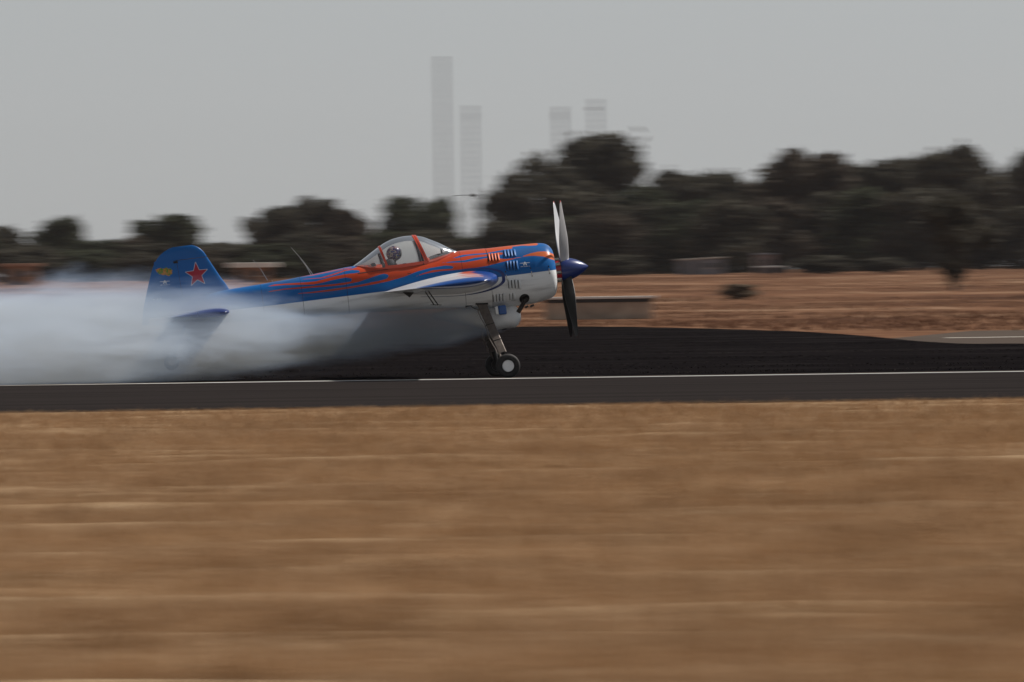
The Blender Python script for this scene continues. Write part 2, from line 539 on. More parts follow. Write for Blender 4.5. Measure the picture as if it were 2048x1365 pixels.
def verge_h(P):
    c = 1.3 * vnoise(P, 0.5, 0.9, 9.4) + 1.3 * vnoise(P, 1.5, 2.2, 2.2)
    h = rng.uniform(0.05, 0.13, len(P)) * np.clip(1.0 + 0.6 * c, 0.4, 1.8)
    return h * np.clip((RW0 - P[:, 1]) / 14, 0.2, 1)

def verge_col(P):
    c = 0.45 * vnoise(P, 0.25, 0.5, 1.3) + 0.8 * vnoise(P, 0.6, 1.5, 4.1) + 1.2 * vnoise(P, 1.3, 3.2, 7.7) + 1.5 * vnoise(P, 2.6, 7.5, 3.3) + rng.normal(0, 0.2, len(P)) + 0.12
    far = np.clip((P[:, 1] + 95) / 35, 0, 1)
    c = c * (1 - 0.65 * far) + far * (0.9 * vnoise(P, 0.12, 1.1, 6.6) + 0.9 * vnoise(P, 0.25, 3.0, 2.9))
    k = np.clip(c * 0.5 + 0.5, 0, 1)[:, None]
    a = np.array([0.21, 0.128, 0.068]); b = np.array([0.43, 0.285, 0.165]); e = np.array([0.57, 0.41, 0.265])
    return np.where(k < 0.5, a + (b - a) * k * 2, b + (e - b) * (k * 2 - 1))
blades('dry_grass', 330000, samp_verge, verge_h, 0.006, verge_col, M_BLADE, 'short dry straw grass covering the foreground verge', 0.03)

def samp_burnt(n):
    d = rng.uniform(176, 345, n); half = d * 1024 / FPX + 3
    x = rng.uniform(-1, 1, n) * half
    P = np.stack([x, d - 176], 1)
    P = P[P[:, 1] < cf(P[:, 0]) - 1]
    c = cheap_noise(P, [(0.4, 0.5, 1.0), (1.5, 2, 0.7)], 15)
    return P[c > 0.1]
blades('burnt_stubble', 60000, samp_burnt, lambda P: rng.uniform(0.01, 0.035, len(P)), 0.012,
       lambda P: np.array([0.011, 0.0095, 0.0095]) + rng.uniform(0, 1, (len(P), 1)) ** 5 * np.array([0.06, 0.05, 0.045]), M_BLADE,
       'sparse charred stubble standing on the black burnt ground')
def samp_veld(n):
    d = rng.uniform(250, 980, n); half = d * 1024 / FPX + 5
    x = rng.uniform(-1, 1, n) * half
    y = d - 176
    P = np.stack([x, y, zfield(y)], 1)
    P = P[P[:, 1] > cf(P[:, 0]) + 2]
    c = cheap_noise(P, [(0.15, 0.06, 1.0), (0.6, 0.2, 0.8)], 33)
    return P[c > -0.2]
def veld_col(P):
    c = cheap_noise(P, [(0.05, 0.05, 1.0), (0.2, 0.15, 0.8)], 41) * 0.6 + rng.normal(0, 0.3, len(P))
    k = np.clip(c * 0.5 + 0.5, 0, 1)[:, None]
    a = np.array([0.12, 0.064, 0.043]); b = np.array([0.215, 0.114, 0.069]); e = np.array([0.32, 0.21, 0.14])
    return np.where(k < 0.5, a + (b - a) * k * 2, b + (e - b) * (k * 2 - 1))
blades('veld_grass', 90000, samp_veld, lambda P: rng.uniform(0.05, 0.16, len(P)), 0.03, veld_col, M_BLADE, 'thin dry red veld grass beyond the burnt ground')

# pale taxiway crossing the veld at the right
ty0 = ground_pt(1800, 690).y; ty1 = ground_pt(1900, 663).y
tv = []
for x in np.concatenate([np.linspace(6.8, 30, 80), np.linspace(33, 300, 40)]):
    e0 = float(cf(x)) - 1.0
    tv.append((x, max(e0, ty0 - 30) , 0.006)); tv.append((x, max(ty1 - max(0, (11.5 - x)) * 9, e0 + 0.5), 0.006))
tag(link('taxiway', pmesh('taxiway', tv, [(2 * i, 2 * i + 2, 2 * i + 3, 2 * i + 1) for i in range(119)], False), None, M_TAXI), 'pale grey taxiway crossing the veld at the right', kind='structure')
M_CONC2 = simple('faded_paint', (0.40, 0.36, 0.31), 0.9)
l0 = ground_pt(1890, 677); l1 = ground_pt(2048, 672)
tlv = [(l0.x, l0.y - 0.9, 0.010), (l0.x + 280, l0.y - 0.9, 0.010), (l0.x + 280, l0.y + 0.9, 0.010), (l0.x, l0.y + 0.9, 0.010)]
tag(link('taxiway_line', pmesh('taxiway_line', tlv, [(0, 1, 2, 3)], False), None, M_CONC2), 'pale painted line along the grey taxiway', kind='structure')

# ------------------------------------------------------------------ aeroplane
plane = empty('aerobatic_plane')
plane.matrix_world = PM
tag(plane, 'blue and orange flame painted aerobatic plane on the runway trailing smoke', 'plane')

TOPF = curve_of([LX(*p) for p in [(985, 496), (945, 499.5), (912, 503), (890, 508), (860, 515), (820, 521), (780, 526), (740, 530), (708, 532.5), (650, 544), (560, 562), (458, 579), (380, 591), (290, 602)]])
BOTF = curve_of([LX(*p) for p in [(992, 615), (980, 615.5), (900, 617), (800, 622), (700, 629), (600, 636), (458, 645), (380, 650), (290, 654)]])
WIDF = curve_of([(LX(a, 560)[0], b) for a, b in [(1000, 0.465), (975, 0.46), (860, 0.43), (780, 0.405), (708, 0.36), (560, 0.26), (458, 0.18), (380, 0.11), (290, 0.045)]])
EXPF = curve_of([(LX(a, 560)[0], b) for a, b in [(1000, 2.05), (900, 2.3), (700, 2.5), (450, 2.4), (290, 2.2)]])
SEAM = LX(977, 560)[0]
TAIL = LX(296, 628)[0]
# cowling
CT = curve_of([LX(*p) for p in [(960, 498.5), (977, 496.8), (1010, 493), (1045, 489.3), (1070, 487.0), (1085, 487.0), (1094, 490), (1100, 495), (1104, 501), (1106.5, 510)]])
CB = curve_of([LX(*p) for p in [(975, 615.8), (1000, 614.5), (1036, 612), (1062, 608.5), (1085, 602.5), (1098, 598), (1106, 594), (1111, 588), (1113.5, 578)]])
FRONT = min(LX(1106.5, 510)[0], LX(1113.5, 578)[0])
WLINE = curve_of([LX(a, b, -0.42) for a, b in [(1130, 537.5), (1110, 540.2), (990, 555.5), (690, 593), (560, 609.5), (458, 621), (280, 640)]])

FLAME_O = []; FLAME_B = []
main = [(716, 534.5), (722, 528), (740, 500), (800, 440), (955, 440), (985, 482), (1040, 484.5), (1065, 485.3), (1075, 486), (1079, 488.5), (1075, 491), (1060, 492), (1046, 491.6),
        (1026, 494), (1027, 496.5), (1024, 498), (1011, 499.5), (995, 502.5), (975, 506.2), (950, 508), (925, 510.5), (905, 517), (915, 516.4), (935, 512.2), (960, 509.8), (985, 508.3), (998, 505.3),
        (1005, 505.3), (1007, 507.5), (1004, 510), (985, 511), (970, 513.5), (950, 516), (930, 521), (905, 523.2), (880, 526.5), (900, 526), (930, 525), (955, 520.5), (970, 517), (985, 516),
        (1000, 517.5), (1012, 518.5), (1026, 516.8), (1042, 514), (1061, 507), (1076, 503.7), (1090, 503), (1102, 506), (1112, 510), (1114, 522), (1099, 518), (1087, 513.5), (1068, 512), (1054, 512.7),
        (1042, 515), (1026, 519), (1002, 525), (973, 532.5), (937, 538), (905, 541), (880, 543), (860, 546), (845, 549.5), (826, 555), (845, 547.2), (865, 541), (885, 538.8), (904, 538), (907, 535),
        (903, 532.3), (890, 531.5), (860, 536.5), (834, 543.5), (808, 554), (777, 563), (744, 569.8), (740, 566.4), (711, 565.5), (703, 563), (704, 557), (701, 553), (706, 547.4), (718.7, 545.4), (720.6, 543),
        (717.7, 541), (706, 540), (706, 537.6)]
FLAME_O.append(main)
FLAME_O.append([(745, 565.4), (706, 572.7), (667, 578), (637.6, 582.5), (594, 587.4), (598.6, 588.4), (628, 586.4), (667, 582.3), (706, 576), (745, 569.6)])
FLAME_O.append([(704, 563), (692, 565.3), (667, 568.6), (637.6, 571.5), (608, 574), (569, 577.8), (536, 583.5), (540, 584.5), (569, 580), (598.6, 578), (628, 575.6), (657, 573.4), (686.5, 570.3), (713, 565)])
FLAME_O.append([(704, 557.5), (692, 555.5), (679.6, 557.6), (662, 561.5), (647.4, 565.4), (628, 569.5), (603.5, 570), (569, 570.6), (536, 573.5), (550, 569.4), (579, 567), (613, 565), (632.8, 563), (647, 559), (667, 553.7), (686.5, 549.6), (706, 547), (712, 550)])
FLAME_O.append([(710, 537), (706, 537.6), (691.4, 540), (676.7, 545), (662, 549.8), (642.5, 555.5), (608, 558.4), (606, 559.4), (642.5, 557.2), (657, 554), (676.7, 547.9), (691.4, 542.5), (706, 540), (712, 541)])
FLAME_O.append([(705, 534.8), (667, 541.5), (628, 549.8), (600, 554.5), (628, 551.4), (667, 543.2), (705, 536.2)])
FLAME_B.append([(777.5, 552.5), (775, 549.3), (768, 547.8), (760, 549.5), (744, 555), (718, 564), (701, 567.5), (690, 571), (712, 570.8), (731, 566.8), (757, 562.6), (774, 557.5)])
toL = lambda poly: [LX(a, b, -0.36) for a, b in poly]
FLAME_O = [toL(p) for p in FLAME_O]; FLAME_B = [toL(p) for p in FLAME_B]

def livery(me):
    n = len(me.vertices); co = np.zeros(n * 3); me.vertices.foreach_get('co', co); co = co.reshape(-1, 3)
    f = np.full(n, -1.0)
    for p in FLAME_O: f = np.maximum(f, sdf_poly(co[:, 0], co[:, 2], p))
    for p in FLAME_B: f = np.minimum(f, -sdf_poly(co[:, 0], co[:, 2], p))
    fattr(me, 'livery', f)
    fattr(me, 'waterline', co[:, 2] - WLINE(co[:, 0]))
    fattr(me, 'fore', co[:, 0] + 0.2)

def section(x, zt, zb, wd, ex, ts):
    """ring of points from bottom centre round the right side (-y), over the top, down the left; ts = sill angle"""
    zc, hh = (zt + zb) / 2, (zt - zb) / 2
    K, T = 66, 22
    tr_ = np.concatenate([np.linspace(-math.pi / 2, ts, K), np.linspace(ts, math.pi / 2, T + 1)[1:]])
    cs = np.abs(np.cos(tr_)) ** (2 / ex); sn = np.sign(np.sin(tr_)) * np.abs(np.sin(tr_)) ** (2 / ex)
    y = -wd * cs; z = zc + hh * sn
    y[0] = 0; y[-1] = 0
    y = np.concatenate([y, -y[-2:0:-1]]); z = np.concatenate([z, z[-2:0:-1]])
    return np.stack([np.full_like(y, x), y, z], 1), K, T

def fus_geo(x):
    return float(TOPF(x)), float(BOTF(x)), float(WIDF(x)), float(EXPF(x))
TS = 0.80
xa, xb = LX(763, 536)[0], LX(852, 528)[0]     # cockpit opening
stx = np.unique(np.concatenate([np.arange(TAIL, SEAM, 0.013), [xa, xb, SEAM]]))
rings = []
for x in stx:
    r, K, T = section(x, *fus_geo(x), TS); rings.append(r)
m = len(rings[0]); V = np.concatenate(rings)
F = []
for i in range(len(stx) - 1):
    xm = (stx[i] + stx[i + 1]) / 2
    for j in range(m):
        top = K - 1 <= j < K - 1 + 2 * T
        if xa < xm < xb and top: continue
        F.append((i * m + j, (i + 1) * m + j, (i + 1) * m + (j + 1) % m, i * m + (j + 1) % m))
F.append(tuple(range(m)))
me = pmesh('fuselage', V, F); livery(me)
fus = link('fuselage', me, plane, M_PAINT)
tub = MB()
sec = []
for x in np.linspace(xa, xb, 12):
    zt, zb, wd, ex = fus_geo(x); r, _, _ = section(x, zt, zb, wd, ex, TS)
    a = r[K - 1]; yy = abs(a[1]) + 0.001; zz = a[2]
    sec.append([(x, -yy, zz - 0.002), (x, -yy + 0.015, zz - 0.30), (x, -yy + 0.04, zz - 0.45), (x, yy - 0.04, zz - 0.45), (x, yy - 0.015, zz - 0.30), (x, yy, zz - 0.002)])
tub.add([p for s_ in sec for p in s_], grid_faces(12, 6) + [tuple(range(6)), tuple(range(66, 72))])
tub.build('cockpit_tub', M_COCK, plane, False)

def fus_surface(x, t):
    zt, zb, wd, ex = fus_geo(x); zc, hh = (zt + zb) / 2, (zt - zb) / 2
    return (wd * abs(math.cos(t)) ** (2 / ex), zc + hh * math.copysign(abs(math.sin(t)) ** (2 / ex), math.sin(t)))
def skin_y(x, z, out=0.0):
    """-y side of the skin (fuselage or cowling) at x, z"""
    if x > SEAM: zt, zb, wd, ex = float(CT(x)), float(CB(x)), cow_w(x), 2.05
    else: zt, zb, wd, ex = fus_geo(x)
    zc, hh = (zt + zb) / 2, (zt - zb) / 2
    q = min(0.999, abs((z - zc) / hh))
    return -(wd * (1 - q ** ex) ** (1 / ex)) - out

CWH = FRONT
def cow_w(x):
    hh = (float(CT(x)) - float(CB(x))) / 2
    h0 = (float(CT(SEAM)) - float(CB(SEAM))) / 2
    return 0.462 * min(1.0, hh / h0 * 1.0 + 0.0) if x > SEAM + 0.5 else 0.462
cx = np.concatenate([np.arange(SEAM + 0.004, FRONT - 0.16, 0.011), FRONT - 0.16 * (1 - np.sin(np.linspace(0, math.pi / 2, 16)))])
rings = []
for x in cx:
    r, _, _ = section(x, float(CT(x)), float(CB(x)), cow_w(x), 2.05, 0.8); rings.append(r)
last = rings[-1]; c0 = last.mean(0)
for s_, dx in ((0.93, 0.004), (0.88, -0.004), (0.85, -0.03), (0.84, -0.10)):
    q = c0 + (last - c0) * s_; q[:, 0] = FRONT + dx; rings.append(q)
V = np.concatenate(rings)
me = pmesh('cowling', V, grid_faces(len(rings), m, False, True, flip=True)); livery(me)
cowl = link('cowling', me, plane, M_PAINT)
# engine face with cooling shutter leaves inside the cowling mouth
mb = MB()
mb.lathe([(FRONT - 0.11, 0.0), (FRONT - 0.11, 0.40)], 36, 'x', (0, 0, c0[2]))
for k in range(18):
    a = k * math.pi / 9
    mb.box((FRONT - 0.09, 0.26 * math.cos(a), c0[2] + 0.26 * math.sin(a)), (0.015, 0.26, 0.05), Matrix.Rotation(a, 3, 'X') @ Matrix.Rotation(0.3, 3, 'Y'))
mb.build('engine_shutter', M_DARK, cowl, False)
# dark seam between cowling and fuselage
seam = []
for dx in (-0.006, 0.0, 0.010):
    x = SEAM + dx
    r, _, _ = section(SEAM, *fus_geo(SEAM), TS); cc = r.mean(0)
    q = cc + (r - cc) * 0.992; q[:, 0] = x; seam.append(q)
mb = MB(); mb.add(np.concatenate(seam), grid_faces(3, m, False, True)); mb.build('cowling_seam', M_BLACK, plane)

for a_ in (925, 690, 600, 520):
    x0 = LX(a_, 570)[0]; ring_ = []
    for dx in (-0.0025, 0.0025):
        r, _, _ = section(x0 + dx, *fus_geo(x0 + dx), TS); cc = r.mean(0); q = cc + (r - cc) * 1.0015; q[:, 0] = x0 + dx; ring_.append(q)
    mb = MB(); mb.add(np.concatenate(ring_), grid_faces(2, m, False, True)); mb.build('panel_joint', M_BLACK, plane)
# louvres: pressed gills, open towards the tail
def gill(px0, py0, px1, py1, mat):
    """one vertical louvre between traced corners (left-top, right-bottom)"""
    a = LP(px0, py0, -0.44); b = LP(px1, py1, -0.44)
    x0, x1 = min(a.x, b.x), max(a.x, b.x); z0, z1 = min(a.z, b.z), max(a.z, b.z)
    n, k = 9, 5; v = []
    for i in range(n):
        u = i / (n - 1); z = z0 + (z1 - z0) * u
        hgt = 0.026 * (1 - (2 * u - 1) ** 4)
        for j in range(k):
            s_ = j / (k - 1)                       # 0 rear (open) .. 1 front (flush)
            x = x0 + (x1 - x0) * s_
            v.append((x, skin_y(x, z, 0.001 + hgt * (1 - s_ ** 2.2)), z))
    f = grid_faces(n, k)
    o = len(v)
    for i in range(n):                            # throat just inside the opening
        u = i / (n - 1); z = z0 + (z1 - z0) * u
        v.append((x0 + 0.003, skin_y(x0, z, 0.0012), z))
    me = pmesh('louver', v, f)
    lo = link('louver', me, cowl, mat)
    so = lo.modifiers.new('solid', 'SOLIDIFY'); so.thickness = 0.003; so.offset = -1
    return lo
def gill_row(x0, y0, n, step, wd, h, slope, mat):
    mbk = MB()
    for i in range(n):
        a = x0 + i * step; yt = y0 + slope * i * step
        gill(a, yt, a + wd, yt + h, mat)
        p = LP(a - 0.7, yt + h * 0.08, -0.44); q = LP(a + 0.1, yt + h * 0.92, -0.44)
        vv_ = []
        for k_ in range(8):
            z_ = p.z + (q.z - p.z) * k_ / 7
            vv_ += [(p.x, skin_y(p.x, z_, 0.004), z_), (q.x, skin_y(q.x, z_, 0.004), z_)]
        mbk.add(vv_, grid_faces(8, 2))
    mbk.build('louver_opening', M_BLACK, cowl, False)
M_GO = simple('matt_orange', (0.60, 0.105, 0.026), 0.55, var=0.08); M_GB = simple('matt_blue', BLUE, 0.55, var=0.08); M_GW = simple('matt_white', (0.74, 0.75, 0.75), 0.55, var=0.06)
gill_row(977.5, 507.5, 4, 6.0, 5.6, 16.5, -0.06, M_GO)
gill_row(1009.0, 500.0, 4, 6.4, 6.0, 15.0, -0.07, M_GB)
gill_row(1013.0, 522.5, 4, 6.3, 6.0, 20.0, -0.06, M_GB)
gill_row(1017.0, 559.0, 4, 6.6, 6.2, 20.0, 0.0, M_GW)
gill_row(987.5, 588.5, 4, 6.4, 5.8, 17.5, -0.09, M_GW)
gill_row(1020.5, 586.5, 2, 6.3, 5.8, 15.5, -0.1, M_GW)
# cowl latches and screws
for (a, b) in ((1013.3, 557), (1063.5, 550), (1099, 544.5)):
    p = LP(a, b, -0.45)
    mb = MB()
    y = skin_y(p.x, p.z, 0.004)
    mb.box((p.x, y, p.z + 0.03), (0.014, 0.008, 0.05))
    mb.box((p.x + 0.002, y - 0.002, p.z - 0.018), (0.02, 0.010, 0.03))
    mb.build('latch', M_STEEL, cowl, False, bevel=0.002)
for (a, b) in ((1061, 537), (1097.5, 533), (1011, 544)):
    mb = MB(); p = LP(a, b, -0.45); mb.lathe([(-0.004, 0.0), (-0.004, 0.012), (0.004, 0.012)], 10, 'y', (p.x, skin_y(p.x, p.z, 0.0), p.z)); mb.build('screw_head', M_BLACK, cowl)

# white emblem: aeroplane seen from the front over a line of small lettering
def emblem(cx_, cy_, k, surf, parent, ang, yref):
    """cx_, cy_ traced centre, k px per unit (emblem 20 units wide)"""
    sh = []
    def poly(pts): sh.append(pts)
    def ell(x, y, rx, ry, n=12): poly([(x + rx * math.cos(i * 2 * math.pi / n), y + ry * math.sin(i * 2 * math.pi / n)) for i in range(n)])
    poly([(-10, 0.55), (-3, 0.7), (0, 0.9), (3, 0.7), (10, 0.55), (10, -0.1), (3, -0.5), (-3, -0.5), (-10, -0.1)])
    ell(0, 0.3, 1.7, 2.3)
    ell(-2.3, -3.0, 1.1, 1.9); ell(2.3, -3.0, 1.1, 1.9)
    poly([(-0.9, -1.2), (0.9, -1.2), (2.0, -3.0), (1.3, -3.0), (0, -1.8), (-1.3, -3.0), (-2.0, -3.0)])
    r_ = random.Random(5)
    x = -9.4
    while x < 9.2:                                # row of tiny unreadable capitals
        wd = r_.uniform(0.55, 0.95)
        if r_.random() > 0.13:
            poly([(x, -6.0), (x + 0.28, -6.0), (x + 0.28, -7.6), (x, -7.6)])
            if r_.random() > 0.4: poly([(x + 0.28, -6.0), (x + wd, -6.0), (x + wd, -6.4), (x + 0.28, -6.4)])
            poly([(x + 0.28, -6.6), (x + wd, -6.6), (x + wd, -7.0), (x + 0.28, -7.0)])
        x += wd + 0.35
    mb = MB(); ca, sa = math.cos(ang), math.sin(ang)
    for s_ in sh:
        v = []
        for (x, y) in s_:
            X_, Y_ = x * ca - y * sa, x * sa + y * ca
            p = LP(cx_ + X_ * k, cy_ - Y_ * k, yref)
            v.append((p.x, surf(p.x, p.z, 0.006), p.z))
        mb.add(v, [tuple(range(len(v)))])
    return mb.build('emblem', M_DECAL, parent, False)
M_DECAL = simple('white_decal', (0.75, 0.77, 0.78), 0.4, var=0.04)
emblem(1050, 526.5, 1.0, skin_y, cowl, R(4.5), -0.45)

# spinner, red hub plate, propeller
hub = LP(1121.5, 540.0)
mb = MB()
prof = [(0.0, 0.0)] + [(0.0, 0.178), (0.03, 0.181)] + [(0.03 + 0.405 * u, 0.181 * (1 - u ** 1.9) ** 0.85) for u in np.linspace(0.06, 0.995, 22)] + [(0.436, 0.0)]
mb.lathe(prof, 48, 'x', (hub.x, 0, hub.z))
spin = None
prop = empty('propeller'); prop.parent = plane
spin = mb.build('spinner', M_DBLUE, prop)
mb = MB()
mb.lathe([(-0.13, 0.0), (-0.13, 0.150), (-0.004, 0.160), (-0.004, 0.0)], 40, 'x', (hub.x, 0, hub.z))
mb.build('hub_plate', M_HUBRED, prop)
for k in range(8):
    a = R(12) + k * math.pi / 4
    mb = MB(); mb.lathe([(-0.05, 0.0), (-0.05, 0.028), (0.05, 0.028), (0.05, 0.0)], 14, 'x', (hub.x - 0.062, 0.165 * math.cos(a), hub.z + 0.165 * math.sin(a)))
    mb.build('pitch_weight', M_STEEL, prop)
RB = 1.235
def blade_obj(ang):
    n, k = 40, 14; v = []; rad = []
    for i in range(n):
        u = i / (n - 1); r = 0.10 + (RB - 0.10) * u
        ch = 0.14 + 0.075 * math.sin(min(1, u * 1.9 + 0.12) * math.pi / 2)
        if u > 0.35: ch *= 1 - 0.62 * ((u - 0.35) / 0.65) ** 1.3
        if u > 0.9: ch *= math.sqrt(max(0.004, 1 - ((u - 0.9) / 0.1) ** 2))
        tk = (0.16 - 0.11 * u) * ch + (0.05 * max(0, 0.12 - u) / 0.12)
        pit = R(60 - 36 * u)                       # angle of the chord from the disc plane
        for j in range(k):
            a = 2 * math.pi * j / k
            c_ = 0.5 * ch * math.cos(a); t_ = 0.5 * tk * math.sin(a)
            # blade points up (+z); chord lies between +y (disc plane) and +x (axis)
            x = c_ * math.sin(pit) + t_ * math.cos(pit)
            y = c_ * math.cos(pit) - t_ * math.sin(pit)
            v.append(Vector((x + 0.075, y, r))); rad.append(r)
    f = grid_faces(n, k, False, True); f.append(tuple(range((n - 1) * k, n * k)))
    rot = Matrix.Rotation(ang, 3, 'X')
    me = pmesh('blade', [rot @ p + Vector((hub.x, 0, hub.z)) for p in v], f)
    me.materials.append(M_PROPF); me.materials.append(M_PROPB)
    mi = []
    for p in f[:-1]:
        j = p[0] % k; mi.append(0 if math.sin(2 * math.pi * (j + 0.5) / k) > 0 else 1)
    mi.append(0)
    me.polygons.foreach_set('material_index', mi)
    fattr(me, 'radius', rad)
    o = bpy.data.objects.new('blade', me); COL.objects.link(o); o.parent = prop
    return o
for a in (30, -30, 150, 210): blade_obj(R(a))

# ---- canopy: bubble of acrylic panels with a painted frame
CANT = curve_of([LX(*p) for p in [(706, 533), (722, 521.5), (740, 507.5), (757, 494.5), (772, 484.5), (790, 477), (808, 473), (826, 471.8), (842, 473.5), (860, 479.5), (880, 487.5), (898, 496.5), (914, 503.5)]])
SILL = curve_of([LX(*p) for p in [(706, 533), (715, 533.5), (735, 536.2), (765, 537.2), (800, 533.8), (857, 525.5), (872, 521.5), (886, 515.5), (902, 507.5), (914, 503.3)]])
cxa, cxb = LX(707, 532.8)[0], LX(913, 503.3)[0]
def can_base(x):
    """half-width and height where the canopy meets the skin"""
    zt, zb, wd, ex = fus_geo(x); zc, hh = (zt + zb) / 2, (zt - zb) / 2
    z = min(float(SILL(x)), zt - 0.001)
    q = min(0.9999, abs((z - zc) / hh)); y = wd * (1 - q ** ex) ** (1 / ex)
    return y, z
def can_pt(x, u, out=0.0):
    """u -1 (right sill) .. 1 (left sill)"""
    yb, zb = can_base(x); zt = max(float(CANT(x)), zb + 0.002)
    a = abs(u) * math.pi / 2
    y = math.copysign(1, u) * yb * math.sin(a) ** 0.82 if u else 0.0
    z = zb + (zt - zb) * max(0.0, math.cos(a)) ** 0.86
    s_ = 1 + out / 0.3
    return Vector((x, y * s_, zb + (z - zb) * (1 + out / max(zt - zb, 0.05))))
def slant(px0, py0, px1, py1):
    a, b = LX(px0, py0), LX(px1, py1)
    return lambda z: a[0] + (b[0] - a[0]) * (z - a[1]) / (b[1] - a[1])
REAR = slant(757, 494, 773, 537)
FWD = slant(827, 472, 853, 527)
def on_line(line, off, u, out):
    x = line(1.7) + off
    for _ in range(14):
        p = can_pt(x, u, 0.0); x = 0.5 * x + 0.5 * (line(p.z) + off)
    return can_pt(x, u, out)
NU = 41
US = np.linspace(-1, 1, NU)
def panel(fa, fb, name='glass_panel', nx=22):
    v = []
    for i in range(nx):
        s_ = i / (nx - 1)
        for u in US:
            a = fa(u); b = fb(u)
            v.append(can_pt(a + (b - a) * s_, u))
    me = pmesh(name, v, grid_faces(nx, NU)); hz = []
    for i in range(nx):
        for u in US: hz.append(0.09 + 0.66 * min(1.0, max(0.0, (u + 0.15) / 0.5)))  # far half set milkier to stand in for sunlight glowing through
    fattr(me, 'haze', hz); return me
can = empty('canopy'); can.parent = plane
xr = {u: on_line(REAR, 0, u, 0).x for u in US}; xf = {u: on_line(FWD, 0, u, 0).x for u in US}
for fa, fb in ((lambda u: cxa, lambda u: xr[u]), (lambda u: xr[u], lambda u: xf[u]), (lambda u: xf[u], lambda u: cxb)):
    link('glass_panel', panel(fa, fb), can, M_GLASS)
def bow(line, o0, o1, out, mat, name):
    v = []
    for u in US:
        v += [on_line(line, o0, u, 0.002), on_line(line, o0, u, out), on_line(line, o1, u, out), on_line(line, o1, u, 0.002)]
    mb = MB(); mb.add(v, grid_faces(NU, 4, False, True)); return mb.build(name, mat, can, False)
bow(REAR, -0.018, 0.018, 0.012, M_RED, 'frame_bow')
bow(FWD, -0.030, -0.004, 0.012, M_RED, 'frame_bow')
bow(FWD, 0.004, 0.030, 0.012, M_RED, 'frame_bow')
bow(FWD, -0.005, 0.005, 0.005, M_BLACK, 'frame_seam')
def rail(pts, wd, out, mat, name, side):
    """painted strip following the sill, from traced bottom points"""
    v = []
    for (a, b) in pts:
        p = LP(a, b, -0.33)
        for h in (0.0, wd):
            yb, zb = can_base(p.x); zt = max(float(CANT(p.x)), zb + 0.002)
            z = max(zb - 0.012, min(zt - 0.004, zb + h - 0.012))
            c_ = max(0.0, min(1.0, (z - zb) / (zt - zb))) ** (1 / 0.86); ang = math.acos(c_)
            y = yb * math.sin(ang) ** 0.82
            v.append((p.x, side * (y + out), z))
    mb = MB(); mb.add(v, grid_faces(len(pts), 2)); o = mb.build(name, mat, can, False)
    so = o.modifiers.new('solid', 'SOLIDIFY'); so.thickness = 0.012; so.offset = 0
    return o
for sd_ in (-1, 1):
    rail([(a, 530) for a in np.linspace(770, 855, 24)], 0.05, 0.008, M_RED, 'sill_rail', sd_)
    rail([(a, 530) for a in np.linspace(855, 911, 20)], 0.022, 0.006, M_RED, 'windscreen_rail', sd_)
    rail([(a, 530) for a in np.linspace(712, 772, 20)], 0.022, 0.006, M_RED, 'rear_rail', sd_)
# slide track, dark slot behind the canopy
mb = MB(); v = []
for a in np.linspace(716, 776, 16):
    b = 547.3 - (a - 716) * 0.135
    for h in (-0.9, 0.9):
        p = LP(a, b + h * (0.5 + 0.5 * (a < 735)), -0.36); v.append((p.x, skin_y(p.x, p.z, 0.003), p.z))
mb.add(v, grid_faces(16, 2)); mb.build('slide_track', M_BLACK, plane, False)
# inner bow with handle and the instrument coaming, seat
mb = MB()
for s_ in (-1, 1):
    mb.tube([LP(831, 481) + Vector((0, s_ * 0.10, 0)), LP(835, 492) + Vector((0, s_ * 0.22, 0)), LP(841, 512) + Vector((0, s_ * 0.28, 0)), LP(845, 530) + Vector((0, s_ * 0.29, 0))], 0.018, 8)
mb.tube([LP(831, 481) + Vector((0, -0.10, 0)), LP(830, 478.5), LP(831, 481) + Vector((0, 0.10, 0))], 0.016, 8)
mb.build('inner_bow', M_COCK, plane)
mb = MB()
for s_ in (-1, 1):
    mb.tube([LP(757, 506) + Vector((0, s_ * 0.12, 0)), LP(763, 520) + Vector((0, s_ * 0.24, 0)), LP(768, 537) + Vector((0, s_ * 0.27, 0))], 0.015, 8)
mb.tube([LP(757, 506) + Vector((0, -0.12, 0)), LP(756, 503), LP(757, 506) + Vector((0, 0.12, 0))], 0.014, 8)
mb.build('inner_bow', M_COCK, plane)
mb = MB()
v = []
for a, b in ((853, 524), (862, 519), (874, 515), (886, 512), (898, 508)):
    for yy in (-0.24, -0.15, 0, 0.15, 0.24):
        p = LP(a, b); v.append((p.x, yy * (1 - (a - 853) / 90), p.z + 0.05 * (1 - (yy / 0.26) ** 2)))
mb.add(v, grid_faces(5, 5)); mb.build('instrument_coaming', M_COCK, plane)
mb = MB()
p = LP(883, 506); mb.box((p.x, -0.04, p.z + 0.02), (0.03, 0.03, 0.10)); p = LP(877, 511); mb.box((p.x, -0.1, p.z), (0.05, 0.03, 0.05))
mb.build('compass', M_DARK, plane, False, 0.004)
seatp = LP(772, 548)
mb = MB(); mb.box((seatp.x - 0.09, 0, seatp.z - 0.02), (0.07, 0.40, 0.46), Matrix.Rotation(R(-28), 3, 'Y')); mb.box((seatp.x + 0.16, 0, seatp.z - 0.24), (0.40, 0.40, 0.07), Matrix.Rotation(R(-12), 3, 'Y'))
mb.build('seat', M_COCK, plane, False, 0.02)

